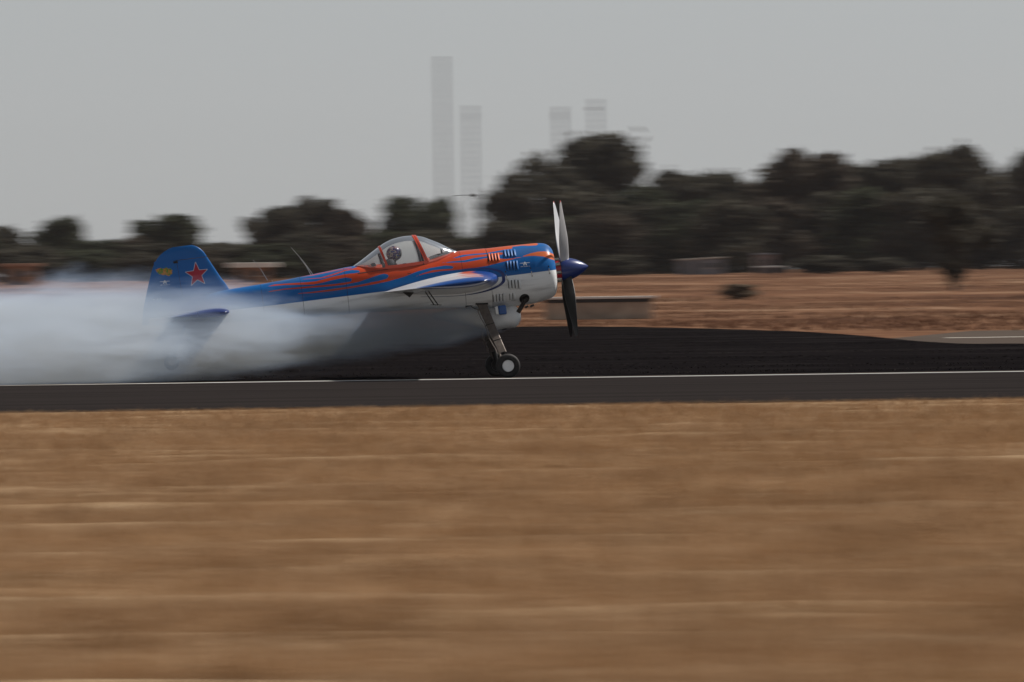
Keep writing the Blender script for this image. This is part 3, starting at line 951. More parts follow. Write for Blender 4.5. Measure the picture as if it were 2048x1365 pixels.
# ---- wings
def naca(u, t):
    u = np.clip(u, 0, 1)
    return 5 * t * (0.2969 * np.sqrt(u) - 0.1260 * u - 0.3516 * u ** 2 + 0.2843 * u ** 3 - 0.1036 * u ** 4)
LE_pts = [(0.30, 1006), (0.42, 1005), (0.50, 999), (0.60, 992), (0.75, 985)]
def wing_geo(y):
    a = abs(y)
    r0 = LP(983, 559.5); r1 = LP(762, 585.5); tip0 = LP(943, 560.5); tip1 = LP(796, 577.5)
    s_ = (a - 0.35) / (3.85 - 0.35)
    le = r0.lerp(tip0, s_); te = r1.lerp(tip1, s_); th = 0.165 - 0.045 * s_
    ch = le.x - te.x
    fil = max(0.0, 1 - (a - 0.30) / 0.50) ** 2
    le = Vector((le.x + 0.19 * fil, 0, le.z + 0.02 * fil))
    th = th + 0.03 * fil
    if a > 3.70:
        k = (a - 3.70) / 0.15; sh = math.sqrt(max(0.0, 1 - k * k)); th *= max(0.03, sh); mid = le.lerp(te, 0.45)
        le = le.lerp(mid, 0.18 * k * k); te = te.lerp(mid, 0.10 * k * k)
    return le, te, th
def wing_loft(ylist, c0_, c1_, nm, sgn, mb, paint, hinge=None):
    """closed loft of the aerofoil between chord fractions c0_ and c1_"""
    nu = 26; U = c0_ + (c1_ - c0_) * (0.5 - 0.5 * np.cos(np.linspace(0, math.pi, nu))) if c0_ == 0 else np.linspace(c0_, c1_, nu)
    rings = []; cols = []
    for y in ylist:
        le, te, th = wing_geo(y); ch = le.x - te.x
        yt = naca(U, th) * ch
        zc = le.z + (te.z - le.z) * U; xx = le.x - ch * U
        up = np.stack([xx, np.full(nu, sgn * y), zc + yt], 1); lo = np.stack([xx, np.full(nu, sgn * y), zc - yt], 1)
        rings.append(np.concatenate([up, lo[::-1]]))
        for side in (1, -1):
            uu = U if side == 1 else U[::-1]
            for u in uu:
                cols.append(paint(u, y, side))
    mm = 2 * nu
    f = grid_faces(len(ylist), mm, False, True)
    f.append(tuple(range(mm))); f.append(tuple(range((len(ylist) - 1) * mm, len(ylist) * mm)))
    mb.add(np.concatenate(rings), f)
    mb.cols = getattr(mb, 'cols', []) + cols
def wing_paint(u, y, side):
    tipw = y > 3.62
    wave = 0.03 * math.sin(y * 5.3) + 0.02 * math.sin(y * 12.1)
    if side > 0:
        if u < 0.10 + wave * 0.4 + 0.10 * max(0, 1 - abs(y - 0.5) / 0.5): return (0.008, 0.05, 0.24)
        if tipw and u < 0.97: return (0.005, 0.065, 0.28)
        if u < 0.30 + wave * 2.5 and math.sin(y * 9.0 + u * 14) > -0.3: return (0.62, 0.12, 0.05)
        return (0.70, 0.71, 0.72)
    if tipw: return (0.005, 0.065, 0.28)
    if u < 0.06 + 0.02 * math.sin(y * 6): return (0.008, 0.05, 0.24)
    return (0.36, 0.36, 0.36)  # underside grey set darker, carrying the shade below the wing
def finish(mb, name, mat):
    o = mb.build(name, mat, plane); cattr(o.data, 'paint', mb.cols); return o
for sgn in (-1, 1):
    mb = MB()
    wing_loft(np.concatenate([np.linspace(0.32, 0.9, 24)]), 0, 1, 'w', sgn, mb, wing_paint)
    wing_loft(np.linspace(0.903, 3.58, 70), 0, 0.735, 'w', sgn, mb, wing_paint)
    wing_loft(np.concatenate([np.linspace(3.583, 3.70, 6), 3.70 + 0.15 * np.sin(np.linspace(0.1, math.pi / 2, 12))]), 0, 1, 'w', sgn, mb, wing_paint)
    finish(mb, 'wing', M_WING)
    mb = MB(); wing_loft(np.linspace(0.912, 3.572, 60), 0.745, 1.0, 'a', sgn, mb, wing_paint)
    ail = finish(mb, 'aileron', M_WING)
    # aileron spade on two struts, and the small mass-balance arm
    y0 = sgn * 2.1
    a = LP(850, 583, -2.1); b = LP(868, 610, -2.1); a2 = LP(857, 583, -2.1); b2 = LP(876, 610, -2.1)
    mb = MB()
    for q0, q1 in ((a, b), (a2, b2)):
        mb.tube([(q0.x, y0, q0.z), (q1.x, y0, q1.z)], 0.010, 6)
    mb.box(((b.x + b2.x) / 2, y0, b.z - 0.006), (0.16, 0.24, 0.010), Matrix.Rotation(R(8), 3, 'Y'))
    mb.build('aileron_spade', M_DARK, plane, False)
    h = LP(818, 586, -1.3); h2 = LP(819, 593, -1.3)
    mb = MB(); mb.add([(h.x - 0.10, sgn * 1.3 - 0.012, h.z + 0.02), (h.x + 0.10, sgn * 1.3 - 0.012, h.z + 0.02), (h2.x, sgn * 1.3 - 0.012, h2.z - 0.02),
                       (h.x - 0.10, sgn * 1.3 + 0.012, h.z + 0.02), (h.x + 0.10, sgn * 1.3 + 0.012, h.z + 0.02), (h2.x, sgn * 1.3 + 0.012, h2.z - 0.02)],
                      [(0, 1, 2), (5, 4, 3), (0, 3, 4, 1), (1, 4, 5, 2), (2, 5, 3, 0)])
    mb.build('aileron_hinge', M_DARK, plane, False)
    # root fillet band: dark sealed edge with a row of screw heads
    mb = MB(); scr = MB()
    le, te, th = wing_geo(0.36)
    fp = []
    for k in range(60):
        a = math.pi * (-0.80 + 1.60 * k / 59) 
        u = (0.5 - 0.5 * math.cos(a)) * 0.75; ch = le.x - te.x
        zz = le.z + (te.z - le.z) * u + math.copysign(float(naca(u, th)) * ch + 0.028, a)
        xx = le.x - ch * u + 0.035 * math.cos(a)
        fp.append((xx, zz))
    v = []
    for i, (x, z) in enumerate(fp):
        y = skin_y(x, z, 0.003) 
        an = math.pi * (-0.80 + 1.60 * i / 59); wb = 0.006 + 0.045 * max(0.0, math.cos(an)) ** 1.5; x2 = x - wb * math.cos(an); z2 = z - wb * math.sin(an)
        v += [(x, -sgn * y * -1 if False else sgn * abs(y), z), (x2, sgn * abs(skin_y(x2, z2, 0.006)), z2)]
    mb.add(v, grid_faces(60, 2)); mb.build('wing_fillet', M_DBLUE, plane, True)

# ---- tail
FLE = [LX(*p) for p in [(462, 590), (458, 579), (438, 550), (422, 526), (414, 514), (408, 505), (400, 497.5), (391, 492.5), (383, 490.2)]]
FTE = [LX(*p) for p in [(284, 654), (286, 625), (291, 597), (298, 565), (303, 545), (307, 532), (313, 520), (321, 510), (333, 501), (346, 495), (360, 491.5), (371, 490.4)]]
zle = curve_of([(z, x) for x, z in FLE]); zte = curve_of([(z, x) for x, z in FTE])
ZT = min(FLE[-1][1], FTE[-1][1]) - 0.002
hx0 = LX(353, 523)[0]; zh = LX(380, 518)[1]; hxb = LX(366, 600)[0]; zb0 = LX(366, 600)[1]
hinge = lambda z: hx0 + (hxb - hx0) * (z - zh) / (zb0 - zh)
def fin_y(x, z, out=0.0):
    a, b = float(zle(z)), float(zte(z)); u = (a - x) / max(a - b, 1e-3)
    tt = 0.085 * min(1.0, math.sqrt(max(0.0, 1 - max(0, (z - (ZT - 0.10)) / 0.10) ** 2)) + 0.02)
    return -(float(naca(np.array(u), tt)) * max(a - b, 0.2) + 0.002) - out
starp = []
scx, scy = 393.5, 549.5
for k in range(10):
    a = math.pi / 2 + k * math.pi / 5 + R(7); r = 24.5 if k % 2 == 0 else 10.0
    starp.append(LX(scx + r * math.cos(a) * 0.93, scy - r * math.sin(a)))
stick = [LX(a, b) for a, b in [(312, 540), (318, 536.5), (326, 537.5), (333, 537), (341, 538), (343, 543), (344, 548), (339, 552), (330, 552), (320, 549), (314, 545)]]
def tail_piece(name, z0, z1, fx0, fx1, nz=60, nx=60, star=False, stickr=False):
    v = []
    Z = z0 + (z1 - z0) * np.sin(np.linspace(0, math.pi / 2, nz)) if z1 > ZT - 0.05 else np.linspace(z0, z1, nz)
    for z in Z:
        a, b = fx0(z), fx1(z); ss = 0.5 - 0.5 * np.cos(np.linspace(0, math.pi, nx))
        row = [(a + (b - a) * s_, z) for s_ in ss]
        v += [(x, fin_y(x, z), z) for x, z in row] + [(x, -fin_y(x, z), z) for x, z in reversed(row)]
    mb = MB(); mb.add(v, grid_faces(nz, 2 * nx, False, True) + [tuple(range(2 * nx)), tuple(range((nz - 1) * 2 * nx, nz * 2 * nx))])
    return mb
def tail_attr(o):
    me = o.data; n = len(me.vertices); co = np.zeros(n * 3); me.vertices.foreach_get('co', co); co = co.reshape(-1, 3)
    fattr(me, 'star', sdf_poly(co[:, 0], co[:, 2], starp)); fattr(me, 'sticker', sdf_poly(co[:, 0], co[:, 2], stick))
mb = tail_piece('fin', LX(458, 596)[1], zh - 0.004, lambda z: float(zle(z)), lambda z: hinge(z) + 0.003, 90, 70)
fin = mb.build('fin', M_TAIL, plane); tail_attr(fin)
mb = tail_piece('rudder', LX(290, 652)[1], zh - 0.0041, lambda z: hinge(z) - 0.003, lambda z: float(zte(z)), 80, 50)
mb2 = tail_piece('rudder', zh + 0.004, ZT, lambda z: float(zle(z)), lambda z: float(zte(z)), 40, 50)
mb.add(mb2.v, mb2.f)
# web joining the horn to the rudder behind the hinge
zz0, zz1 = zh - 0.02, zh + 0.02
mb.add([(hinge(zh) - 0.012, -0.02, zz0), (hinge(zh) - 0.35, -0.012, zz0), (hinge(zh) - 0.35, -0.012, zz1), (hinge(zh) - 0.012, -0.02, zz1),
        (hinge(zh) - 0.012, 0.02, zz0), (hinge(zh) - 0.35, 0.012, zz0), (hinge(zh) - 0.35, 0.012, zz1), (hinge(zh) - 0.012, 0.02, zz1)],
       [(0, 1, 2, 3), (7, 6, 5, 4), (0, 3, 7, 4), (1, 5, 6, 2), (3, 2, 6, 7), (0, 4, 5, 1)])
rud = mb.build('rudder', M_TAIL, plane); tail_attr(rud)
emblem(329.5, 563.5, 1.0, fin_y, rud, R(5), -0.02)
# registration low on the rudder, half lost in the smoke
cu = bpy.data.curves.new('letters', 'FONT'); cu.body = 'N1'; cu.size = 0.12
to = bpy.data.objects.new('letters', cu); COL.objects.link(to)
dg = bpy.context.evaluated_depsgraph_get(); tm = bpy.data.meshes.new_from_object(to.evaluated_get(dg))
bpy.data.objects.remove(to, do_unlink=True)
q = LP(306, 609)
for vx in tm.vertices:
    x, z = q.x + vx.co.x, q.z + vx.co.y; vx.co = (x, fin_y(x, z, 0.003), z)
link('registration', tm, rud, M_DECAL)
mb = MB(); v = []
for z in np.linspace(LX(290, 650)[1], zh + 0.0, 24):
    for yy in (-1, 1):
        for dx in (-0.02, 0.02):
            v.append((hinge(z) + dx, yy * (abs(fin_y(hinge(z), z)) - 0.008), z))
mb.add(v, [f_ for i in range(23) for f_ in ((4*i, 4*i+1, 4*i+5, 4*i+4), (4*i+2, 4*i+3, 4*i+7, 4*i+6))]); mb.build('hinge_gap', M_BLACK, plane, False)
mb = MB(); p = LP(351, 525); mb.box((p.x, 0, p.z), (0.07, 0.075, 0.035)); mb.build('rudder_hinge', M_BLACK, plane, False, 0.004)
for sgn in (-1, 1):
    def stab_geo(y):
        r0 = LP(456, 622); r1 = LP(326, 636); t0 = LP(450, 623.5); t1 = LP(342, 634)
        s_ = (y - 0.05) / 1.30; le = r0.lerp(t0, s_); te = r1.lerp(t1, s_); th = 0.15 - 0.0 * s_
        if y > 1.22:
            k = min(1, (y - 1.22) / 0.13); th *= max(0.05, math.sqrt(max(0, 1 - k * k))); le = le.lerp(te, 0.08 * k * k)
        return le, te, th
    def sl(ys_, a, b, mb):
        nu = 22; U = np.linspace(0, 1, nu); U = a + (b - a) * (U ** 1.8 if a == 0 else U); rings = []
        for y in ys_:
            le, te, th = stab_geo(y); ch = le.x - te.x; yt = naca(U, th) * ch + 0.001; xx = le.x - ch * U; zc = le.z + (te.z - le.z) * U
            rings.append(np.concatenate([np.stack([xx, np.full(nu, sgn * y), zc + yt], 1), np.stack([xx, np.full(nu, sgn * y), zc - yt], 1)[::-1]]))
        mb.add(np.concatenate(rings), grid_faces(len(ys_), 2 * nu, False, True) + [tuple(range(2 * nu)), tuple(range((len(ys_) - 1) * 2 * nu, len(ys_) * 2 * nu))])
    yl = np.concatenate([np.linspace(0.04, 1.22, 20), 1.22 + 0.13 * np.sin(np.linspace(0.15, math.pi / 2, 10))])
    mb = MB(); sl(yl, 0, 0.55, mb); mb.build('stabilizer', M_DBLUE, plane)
    mb = MB(); sl(yl[1:], 0.56, 1.0, mb); mb.build('elevator', M_DBLUE, plane)

# ---- main gear: sprung titanium legs, wheels
WR = 0.188
wc = LP(1016, 732.3, -1.1)
for sgn in (-1, 1):
    top = LP(963, 607, -0.22); bot = Vector((wc.x - 0.005, 0, wc.z)); bl = LP(1006, 706, -0.98)
    gear = empty('landing_gear'); gear.parent = plane
    def legpt(s_):
        p = top.lerp(bl, s_); y = -(0.22 + 0.76 * s_ - 0.06 * math.sin(math.pi * s_)); return p.x, y, p.z
    v = []
    NL = 24
    for i in range(NL):
        s_ = i / (NL - 1); x, y, z = legpt(s_); wd = 0.075 - 0.018 * s_; tk = 0.016
        v += [(x - wd, sgn * -(y + tk) , z - 0.012), (x + wd * 0.85, sgn * -(y + tk), z + 0.012), (x + wd, sgn * -y, z + 0.012), (x + wd * 0.85, sgn * -(y - tk), z + 0.012), (x - wd, sgn * -(y - tk), z - 0.012)]
    mb = MB(); mb.add(v, grid_faces(NL, 5, False, True) + [tuple(range(5)), tuple(range((NL - 1) * 5, NL * 5))])
    leg = mb.build('leg', M_GEAR, gear, False, 0.004)
    for s_ in (0.42, 0.74):                        # clamp bands
        x, y, z = legpt(s_); mb = MB(); mb.box((x - 0.004, sgn * -y, z), (0.155 - 0.03 * s_, 0.046, 0.014), Matrix.Rotation(R(-10), 3, 'Y')); mb.build('clamp', M_DARK, leg, False)
    mb = MB()                                      # brake line and the strut behind the leg
    pts = [legpt(s_) for s_ in np.linspace(0.1, 1, 10)]
    mb.tube([(x - 0.095 - 0.01 * math.sin(i * 1.3), sgn * -y, z) for i, (x, y, z) in enumerate(pts)], 0.007, 6)
    mb.tube([(legpt(0.6)[0] - 0.07, sgn * -(legpt(0.6)[1]), legpt(0.6)[2]), (wc.x - 0.06, sgn * 0.98, wc.z + 0.10)], 0.010, 6)
    mb.tube([(legpt(0.72)[0] - 0.06, sgn * -(legpt(0.72)[1] + 0.02), legpt(0.72)[2]), (wc.x - 0.09, sgn * 0.96, wc.z + 0.14)], 0.006, 6)
    mb.build('brake_line', M_GEAR, gear)
    x, y, z = legpt(1.0)
    mb = MB(); mb.tube([(x, sgn * -y, z + 0.01), (wc.x, sgn * 1.0, wc.z), (wc.x, sgn * 1.12, wc.z)], [0.045, 0.04, 0.03], 12); mb.build('axle', M_DARK, gear)
    wheel = empty('wheel'); wheel.parent = gear
    cy_ = sgn * 1.10
    prof = []
    for k in range(25):
        a = -math.pi * 0.5 + math.pi * 2 * k / 24
        prof.append((0.068 * math.copysign(abs(math.cos(a)) ** 0.7, math.cos(a)), (WR + 0.092) / 2 + (WR - 0.092) / 2 * math.copysign(abs(math.sin(a)) ** 0.8, math.sin(a))))
    mb = MB(); mb.lathe(prof, 48, 'y', (wc.x, cy_, wc.z)); mb.build('tyre', M_TYRE, wheel)
    mb = MB(); s2 = sgn
    mb.lathe([(s2 * 0.02, 0.092), (s2 * 0.045, 0.090), (s2 * 0.060, 0.088), (s2 * 0.062, 0.081), (s2 * 0.052, 0.077), (s2 * 0.054, 0.0)], 40, 'y', (wc.x, cy_, wc.z)); mb.build('rim', M_RIM, wheel)
    mb = MB(); mb.lathe([(s2 * -0.045, 0.0), (s2 * -0.05, 0.09), (s2 * 0.015, 0.092)], 36, 'y', (wc.x, cy_, wc.z)); mb.build('brake_drum', M_DARK, wheel)
# gear doorway and hydraulic stubs by the leg root
mb = MB()
p = LP(931, 614, -0.2); q_ = LP(951, 609, -0.2); mb.tube([p, q_], 0.012, 6); mb.tube([LP(938, 610, -0.2), LP(946, 616, -0.2), LP(962, 622, -0.24)], 0.007, 6)
mb.tube([LP(951, 607, -0.25), LP(976, 607, -0.25)], 0.022, 8)
mb.build('gear_link', M_DARK, plane)

# ---- belly: fairing, smoke canister, exhaust
b0 = LP(1041, 632); prof = []
mb = MB(); L0 = 1.35
rings = []
for i in range(26):
    u = i / 25; x = b0.x - L0 * u
    r = 0.175 * (1 - max(0, (0.10 - u) / 0.10) ** 2.4 * 0.65) * (1 - 0.75 * max(0, (u - 0.35) / 0.65) ** 1.4)
    zc = b0.z + 0.01 + 0.16 * max(0, (u - 0.3) / 0.7)
    for k in range(24):
        a = k * 2 * math.pi / 24; rings.append((x, r * 1.15 * math.cos(a), zc + r * 1.05 * math.copysign(abs(math.sin(a)) ** 0.85, math.sin(a))))
mb.add(rings, grid_faces(26, 24, False, True) + [tuple(range(24)), tuple(range(25 * 24, 26 * 24))])
belly = mb.build('belly_fairing', M_WHITE, plane)
mb = MB(); p = LP(1003, 660, -0.1); mb.tube([LP(1004, 660.5, -0.05), LP(1013, 657.5, -0.05)], 0.012, 6); mb.build('drain_pipe', M_DARK, belly)
ca = LP(1001, 612, -0.30); cb = LP(1006.5, 629, -0.30)
mb = MB(); mb.box((ca.x + 0.02, -0.30, (ca.z + cb.z) / 2), (0.125, 0.11, 0.145)); can_ = mb.build('smoke_canister', M_BOX, plane, False, 0.02)
mb = MB(); mb.box((ca.x - 0.068, -0.30, (ca.z + cb.z) / 2), (0.045, 0.10, 0.13)); mb.build('canister_end', M_WHITE, can_, False, 0.012)
ec = LP(1050, 598, -0.40)
def skin_lo(x, z): return skin_y(x, z, 0.0)
mb = MB(); v = []
for i in range(7):
    for k in range(32):
        a = k * 2 * math.pi / 32; x = ec.x + 0.079 * math.cos(a) * (i + 0.02) / 6; z = ec.z + 0.074 * math.sin(a) * (i + 0.02) / 6
        v.append((x, skin_y(x, max(z, float(CB(x)) + 0.012), 0.005), z))
mb.add(v, grid_faces(7, 32, False, True)); mb.build('exhaust_port', M_BLACK, cowl, False)
mb = MB()
pts = [Vector((ec.x + 0.01, skin_y(ec.x, ec.z, -0.06), ec.z + 0.015)), Vector((ec.x + 0.012, skin_y(ec.x, ec.z, 0.03), ec.z + 0.005)), LP(1049, 603, -0.44), LP(1044, 612, -0.44), LP(1040, 619, -0.44), LP(1036, 625.5, -0.44)]
mb.tube(pts, 0.034, 16, cap=False); mb.tube(pts, 0.028, 16, cap=False)
mb.build('exhaust_pipe', M_PIPE, plane)
mb = MB()
for (a, b, s_) in ((1053, 614, 0.05), (1064, 612, 0.06)):
    p = LP(a, b, -0.05); mb.box(p, (s_, 0.12, 0.03), Matrix.Rotation(R(-18), 3, 'Y'))
mb.build('cowl_flap', M_DARK, plane, False)

# ---- tail wheel: steel spring and pale wheel
tw = LP(343, 725)
tg = empty('tail_wheel'); tg.parent = plane
mb = MB(); mb.tube([LP(372, 648), LP(362, 672), LP(352, 700), tw + Vector((0.0, 0.05, 0.0))], [0.03, 0.025, 0.022, 0.018], 10); mb.build('spring', M_GEAR, tg)
mb = MB(); mb.lathe([(0.045 * math.cos(a), 0.078 + 0.040 * math.sin(a)) for a in np.linspace(-math.pi / 2, 1.5 * math.pi, 17)], 32, 'y', tw); mb.build('tyre', simple('grey_rubber', (0.03, 0.03, 0.03), 0.7), tg)
mb = MB(); mb.lathe([(-0.03, 0.0), (-0.035, 0.07), (0.035, 0.07), (0.03, 0.0)], 28, 'y', tw); mb.build('rim', M_STEEL, tg)

# ---- whip antennas on the rear deck
for (a0, b0_, a1, b1, yy) in ((626, 548.5, 582, 495, 0.0), (622, 549.5, 600, 517, -0.08), (544, 566, 543, 560, 0.0), (535, 560, 506, 520, 0.14)):
    mb = MB(); p, q_ = LP(a0, b0_ + 1, yy), LP(a1, b1, yy)
    mb.tube([p, p.lerp(q_, 0.5) + Vector((0.012, 0, 0.004)), q_], [0.007, 0.0045, 0.003], 6); mb.build('whip_antenna', M_STEEL, plane)
mb = MB(); mb.tube([LP(815, 548, -0.40), LP(815, 548, -0.40) + Vector((0.05, 0, 0))], 0.006, 6); mb.build('foot_peg', M_DARK, plane)

# ------------------------------------------------------------------ pilot
pilot = empty('person'); pilot.matrix_world = PM
tag(pilot, 'person in dark flight suit and colourful helmet seated in the cockpit', 'person')
pv = []; pe = []; pr = []
def jt(px, py, y, r, parent=None):
    p = LP(px, py, 0); pv.append((p.x, y, p.z)); pr.append(r)
    if parent is not None: pe.append((parent, len(pv) - 1))
    return len(pv) - 1
pel = jt(774, 566, 0, 0.13); wst = jt(773, 551, 0, 0.13, pel); chs = jt(777, 536, 0, 0.14, wst); nb = jt(783, 524, 0, 0.085, chs); nk = jt(786, 518, 0, 0.06, nb); jt(788, 511, 0, 0.055, nk)
for s_ in (-1, 1):
    sh = jt(781, 527, s_ * 0.18, 0.068, chs); el = jt(793, 541, s_ * 0.27, 0.050, sh); wr = jt(808, 533, s_ * 0.17, 0.038, el); jt(813, 529, s_ * 0.12, 0.040, wr)
    hp = jt(784, 570, s_ * 0.09, 0.085, pel); kn = jt(826, 556, s_ * 0.13, 0.06, hp); jt(848, 580, s_ * 0.12, 0.05, kn)
me = pmesh('body', pv, []); me = bpy.data.meshes.new('body'); me.from_pydata(pv, pe, [])
bod = link('body', me, pilot, M_CLOTH)
sk = bod.modifiers.new('skin', 'SKIN'); sk.use_smooth_shade = True
sd2 = bod.modifiers.new('sub', 'SUBSURF'); sd2.levels = 2; sd2.render_levels = 2
lay = me.skin_vertices[0].data if me.skin_vertices else None
if lay is None:
    bm = bmesh.new(); bm.from_mesh(me); bm.verts.layers.skin.verify(); bm.to_mesh(me); bm.free(); lay = me.skin_vertices[0].data
for i, r_ in enumerate(pr): lay[i].radius = (r_, r_); lay[i].use_root = (i == 0)
hc = LP(788, 507.5)
def headmesh(rx, ry, rz, c, n=28, k=20, cut=None, jaw=0.0):
    v = []
    for i in range(k + 1):
        th = math.pi * i / k
        for j in range(n):
            ph = 2 * math.pi * j / n
            x, y, z = math.sin(th) * math.cos(ph), math.sin(th) * math.sin(ph), math.cos(th)
            z2 = z * rz; x2 = x * rx; y2 = y * ry * (1 - jaw * max(0, -z))
            v.append((c.x + x2, c.y + y2, c.z + z2))
    f = grid_faces(k + 1, n, False, True)
    return v, f
v, f = headmesh(0.085, 0.072, 0.108, hc + Vector((0.012, 0, -0.01)), jaw=0.25)
mb = MB(); mb.add(v, f)
nzv = hc + Vector((0.095, 0, -0.02)); mb.add([nzv + Vector(q) for q in ((0.02, 0, -0.015), (-0.01, 0.016, -0.02), (-0.01, -0.016, -0.02), (-0.01, 0, 0.03))], [(0, 1, 2), (0, 3, 1), (0, 2, 3)])
mb.build('head', M_SKIN, pilot)
# helmet shell with a face opening, chin guard, visor
n, k = 40, 28; v = []; ff = []
for i in range(k + 1):
    th = math.pi * 0.80 * i / k
    for j in range(n):
        ph = 2 * math.pi * j / n
        v.append((hc.x + 0.122 * math.sin(th) * math.cos(ph), 0.112 * math.sin(th) * math.sin(ph), hc.z + 0.120 * math.cos(th)))
for fc in grid_faces(k + 1, n, False, True):
    cc = sum((Vector(v[q]) for q in fc), Vector()) / 4 - Vector((hc.x, 0, hc.z))
    if cc.x > 0.075 and abs(cc.y) < 0.085 and -0.055 < cc.z < 0.022: continue
    ff.append(fc)
mb = MB(); mb.add(v, ff); hl = mb.build('helmet', M_HELM, pilot)
so = hl.modifiers.new('solid', 'SOLIDIFY'); so.thickness = 0.012
v = []
for i in range(7):
    z = hc.z - 0.058 + 0.084 * i / 6
    for j in range(15):
        ph = R(-48 + 96 * j / 14); r_ = 0.121 * math.sqrt(max(0.1, 1 - ((z - hc.z) / 0.14) ** 2))
        v.append((hc.x + r_ * math.cos(ph), r_ * 0.9 * math.sin(ph), z))
mb = MB(); mb.add(v, grid_faces(7, 15)); vs = mb.build('visor', M_VISOR, hl)
for s_ in (-1, 1):
    mb = MB(); mb.tube([LP(774, 524, 0) + Vector((0, s_ * 0.09, 0.02)), LP(784, 522, 0) + Vector((0, s_ * 0.10, 0.03)), LP(796, 536, 0) + Vector((0, s_ * 0.09, 0.0))], 0.018, 6); mb.build('harness', M_HARN, pilot)

# ------------------------------------------------------------------ smoke
t = NT('exhaust_smoke')
tc = t.n('ShaderNodeTexCoord')
sp = t.n('ShaderNodeSeparateXYZ'); t.l(tc.outputs['Object'], sp.inputs[0])
xs_, ysm, zs_ = sp.outputs
S0 = 0.18                                          # smoke begins at this x and trails to -x
s_ = t.math('SUBTRACT', S0, xs_)
def fcurve(pts, lo=0.0, hi=24.0, vmax=4.0):
    mr = t.n('ShaderNodeMapRange'); t.l(s_, mr.inputs[0]); mr.inputs[1].default_value = lo; mr.inputs[2].default_value = hi
    fc = t.n('ShaderNodeFloatCurve'); c_ = fc.mapping.curves[0]
    P = [((a - lo) / (hi - lo), b / vmax) for a, b in pts]
    while len(c_.points) < len(P): c_.points.new(0.5, 0.5)
    for q_, (a, b) in zip(c_.points, P): q_.location = (a, b); q_.handle_type = 'AUTO_CLAMPED'
    fc.mapping.update(); t.l(mr.outputs[0], fc.inputs[1])
    return t.math('MULTIPLY', fc.outputs[0], vmax)
TOPS = [(0, 1.08), (0.6, 1.30), (1.6, 1.38), (2.8, 1.40), (3.6, 1.44), (4.3, 1.50), (5.5, 1.56), (8.0, 1.62), (12, 1.8), (24, 2.4)]
BOTS = [(0, 0.80), (0.6, 0.66), (1.1, 0.52), (1.9, 0.42), (2.8, 0.30), (3.7, 0.17), (4.6, 0.06), (6.0, -0.06), (8.0, -0.25), (12, -0.3), (24, -0.3)]
WIDS = [(0, 0.18), (0.6, 0.34), (1.6, 0.62), (2.8, 0.95), (3.7, 1.45), (4.6, 2.1), (6.0, 2.7), (8.0, 3.0), (12, 3.3), (24, 3.8)]
YCS = [(0, 0.0), (24, 1.7)]
zt_ = fcurve(TOPS); zb_ = t.math('SUBTRACT', fcurve([(a, b + 1) for a, b in BOTS]), 1.0); wd_ = fcurve(WIDS)
yc_ = t.math('MULTIPLY', s_, -math.tan(YAW) * 0.9)
zc_ = t.math('MULTIPLY', t.math('ADD', zt_, zb_), 0.5); hz_ = t.math('MULTIPLY', t.math('SUBTRACT', zt_, zb_), 0.5)
# wind-drawn turbulence
mp = t.n('ShaderNodeMapping'); t.l(tc.outputs['Object'], mp.inputs[0]); mp.inputs['Scale'].default_value = (0.36, 1.0, 1.5)
n1 = t.n('ShaderNodeTexNoise'); t.l(mp.outputs[0], n1.inputs['Vector']); n1.inputs['Scale'].default_value = 1.5; n1.inputs['Detail'].default_value = 5; n1.inputs['Roughness'].default_value = 0.62
n1.inputs['Distortion'].default_value = 0.3
nn = t.math('SUBTRACT', n1.outputs['Fac'], 0.5)
narrow = t.math('MAXIMUM', 0.42, t.math('SUBTRACT', 1.54, t.math('MULTIPLY', zs_, 0.77)))
wy = t.math('MULTIPLY', wd_, narrow)
ry = t.math('DIVIDE', t.math('SUBTRACT', ysm, yc_), wy); rz = t.math('DIVIDE', t.math('SUBTRACT', zs_, zc_), hz_)
r_ = t.math('SQRT', t.math('ADD', t.math('MULTIPLY', ry, ry), t.math('MULTIPLY', rz, rz)))
r_ = t.math('ADD', r_, t.math('MULTIPLY', nn, t.math('MINIMUM', t.math('MULTIPLY_ADD', s_, 0.4, 0.9), 2.3)))
core = t.smooth(r_, 1.08, 0.50)
dens = t.math('MULTIPLY', core, t.math('ADD', 1.65, t.math('DIVIDE', 5.8, t.math('ADD', s_, 0.6))))
dens = t.math('MULTIPLY', dens, t.math('MULTIPLY_ADD', t.smooth(n1.outputs['Fac'], 0.33, 0.66), 1.15, 0.38))
dens = t.math('MULTIPLY', dens, t.smooth(s_, 0.0, 0.35))
dens = t.math('MULTIPLY', dens, t.math('MULTIPLY_ADD', t.smooth(zs_, 0.05, 0.85), 0.58, 0.42))
vs_ = t.n('ShaderNodeVolumeScatter'); vs_.inputs['Color'].default_value = (0.60, 0.75, 1.0, 1); vs_.inputs['Anisotropy'].default_value = 0.1
va_ = t.n('ShaderNodeVolumeAbsorption'); va_.inputs['Color'].default_value = (0.0, 0.05, 0.11, 1)
t.l(t.math('MULTIPLY', dens, 0.27), va_.inputs['Density'])
as_ = t.n('ShaderNodeAddShader'); t.l(vs_.outputs[0], as_.inputs[0]); t.l(va_.outputs[0], as_.inputs[1])
t.l(dens, vs_.inputs['Density']); t.l(as_.outputs[0], t.out.inputs['Volume'])
SMOKE = t.m
ft, fb, fw = curve_of(TOPS), curve_of(BOTS), curve_of(WIDS)
v = []; SX = np.concatenate([np.linspace(0, 6, 13), np.linspace(7, 16, 8)])
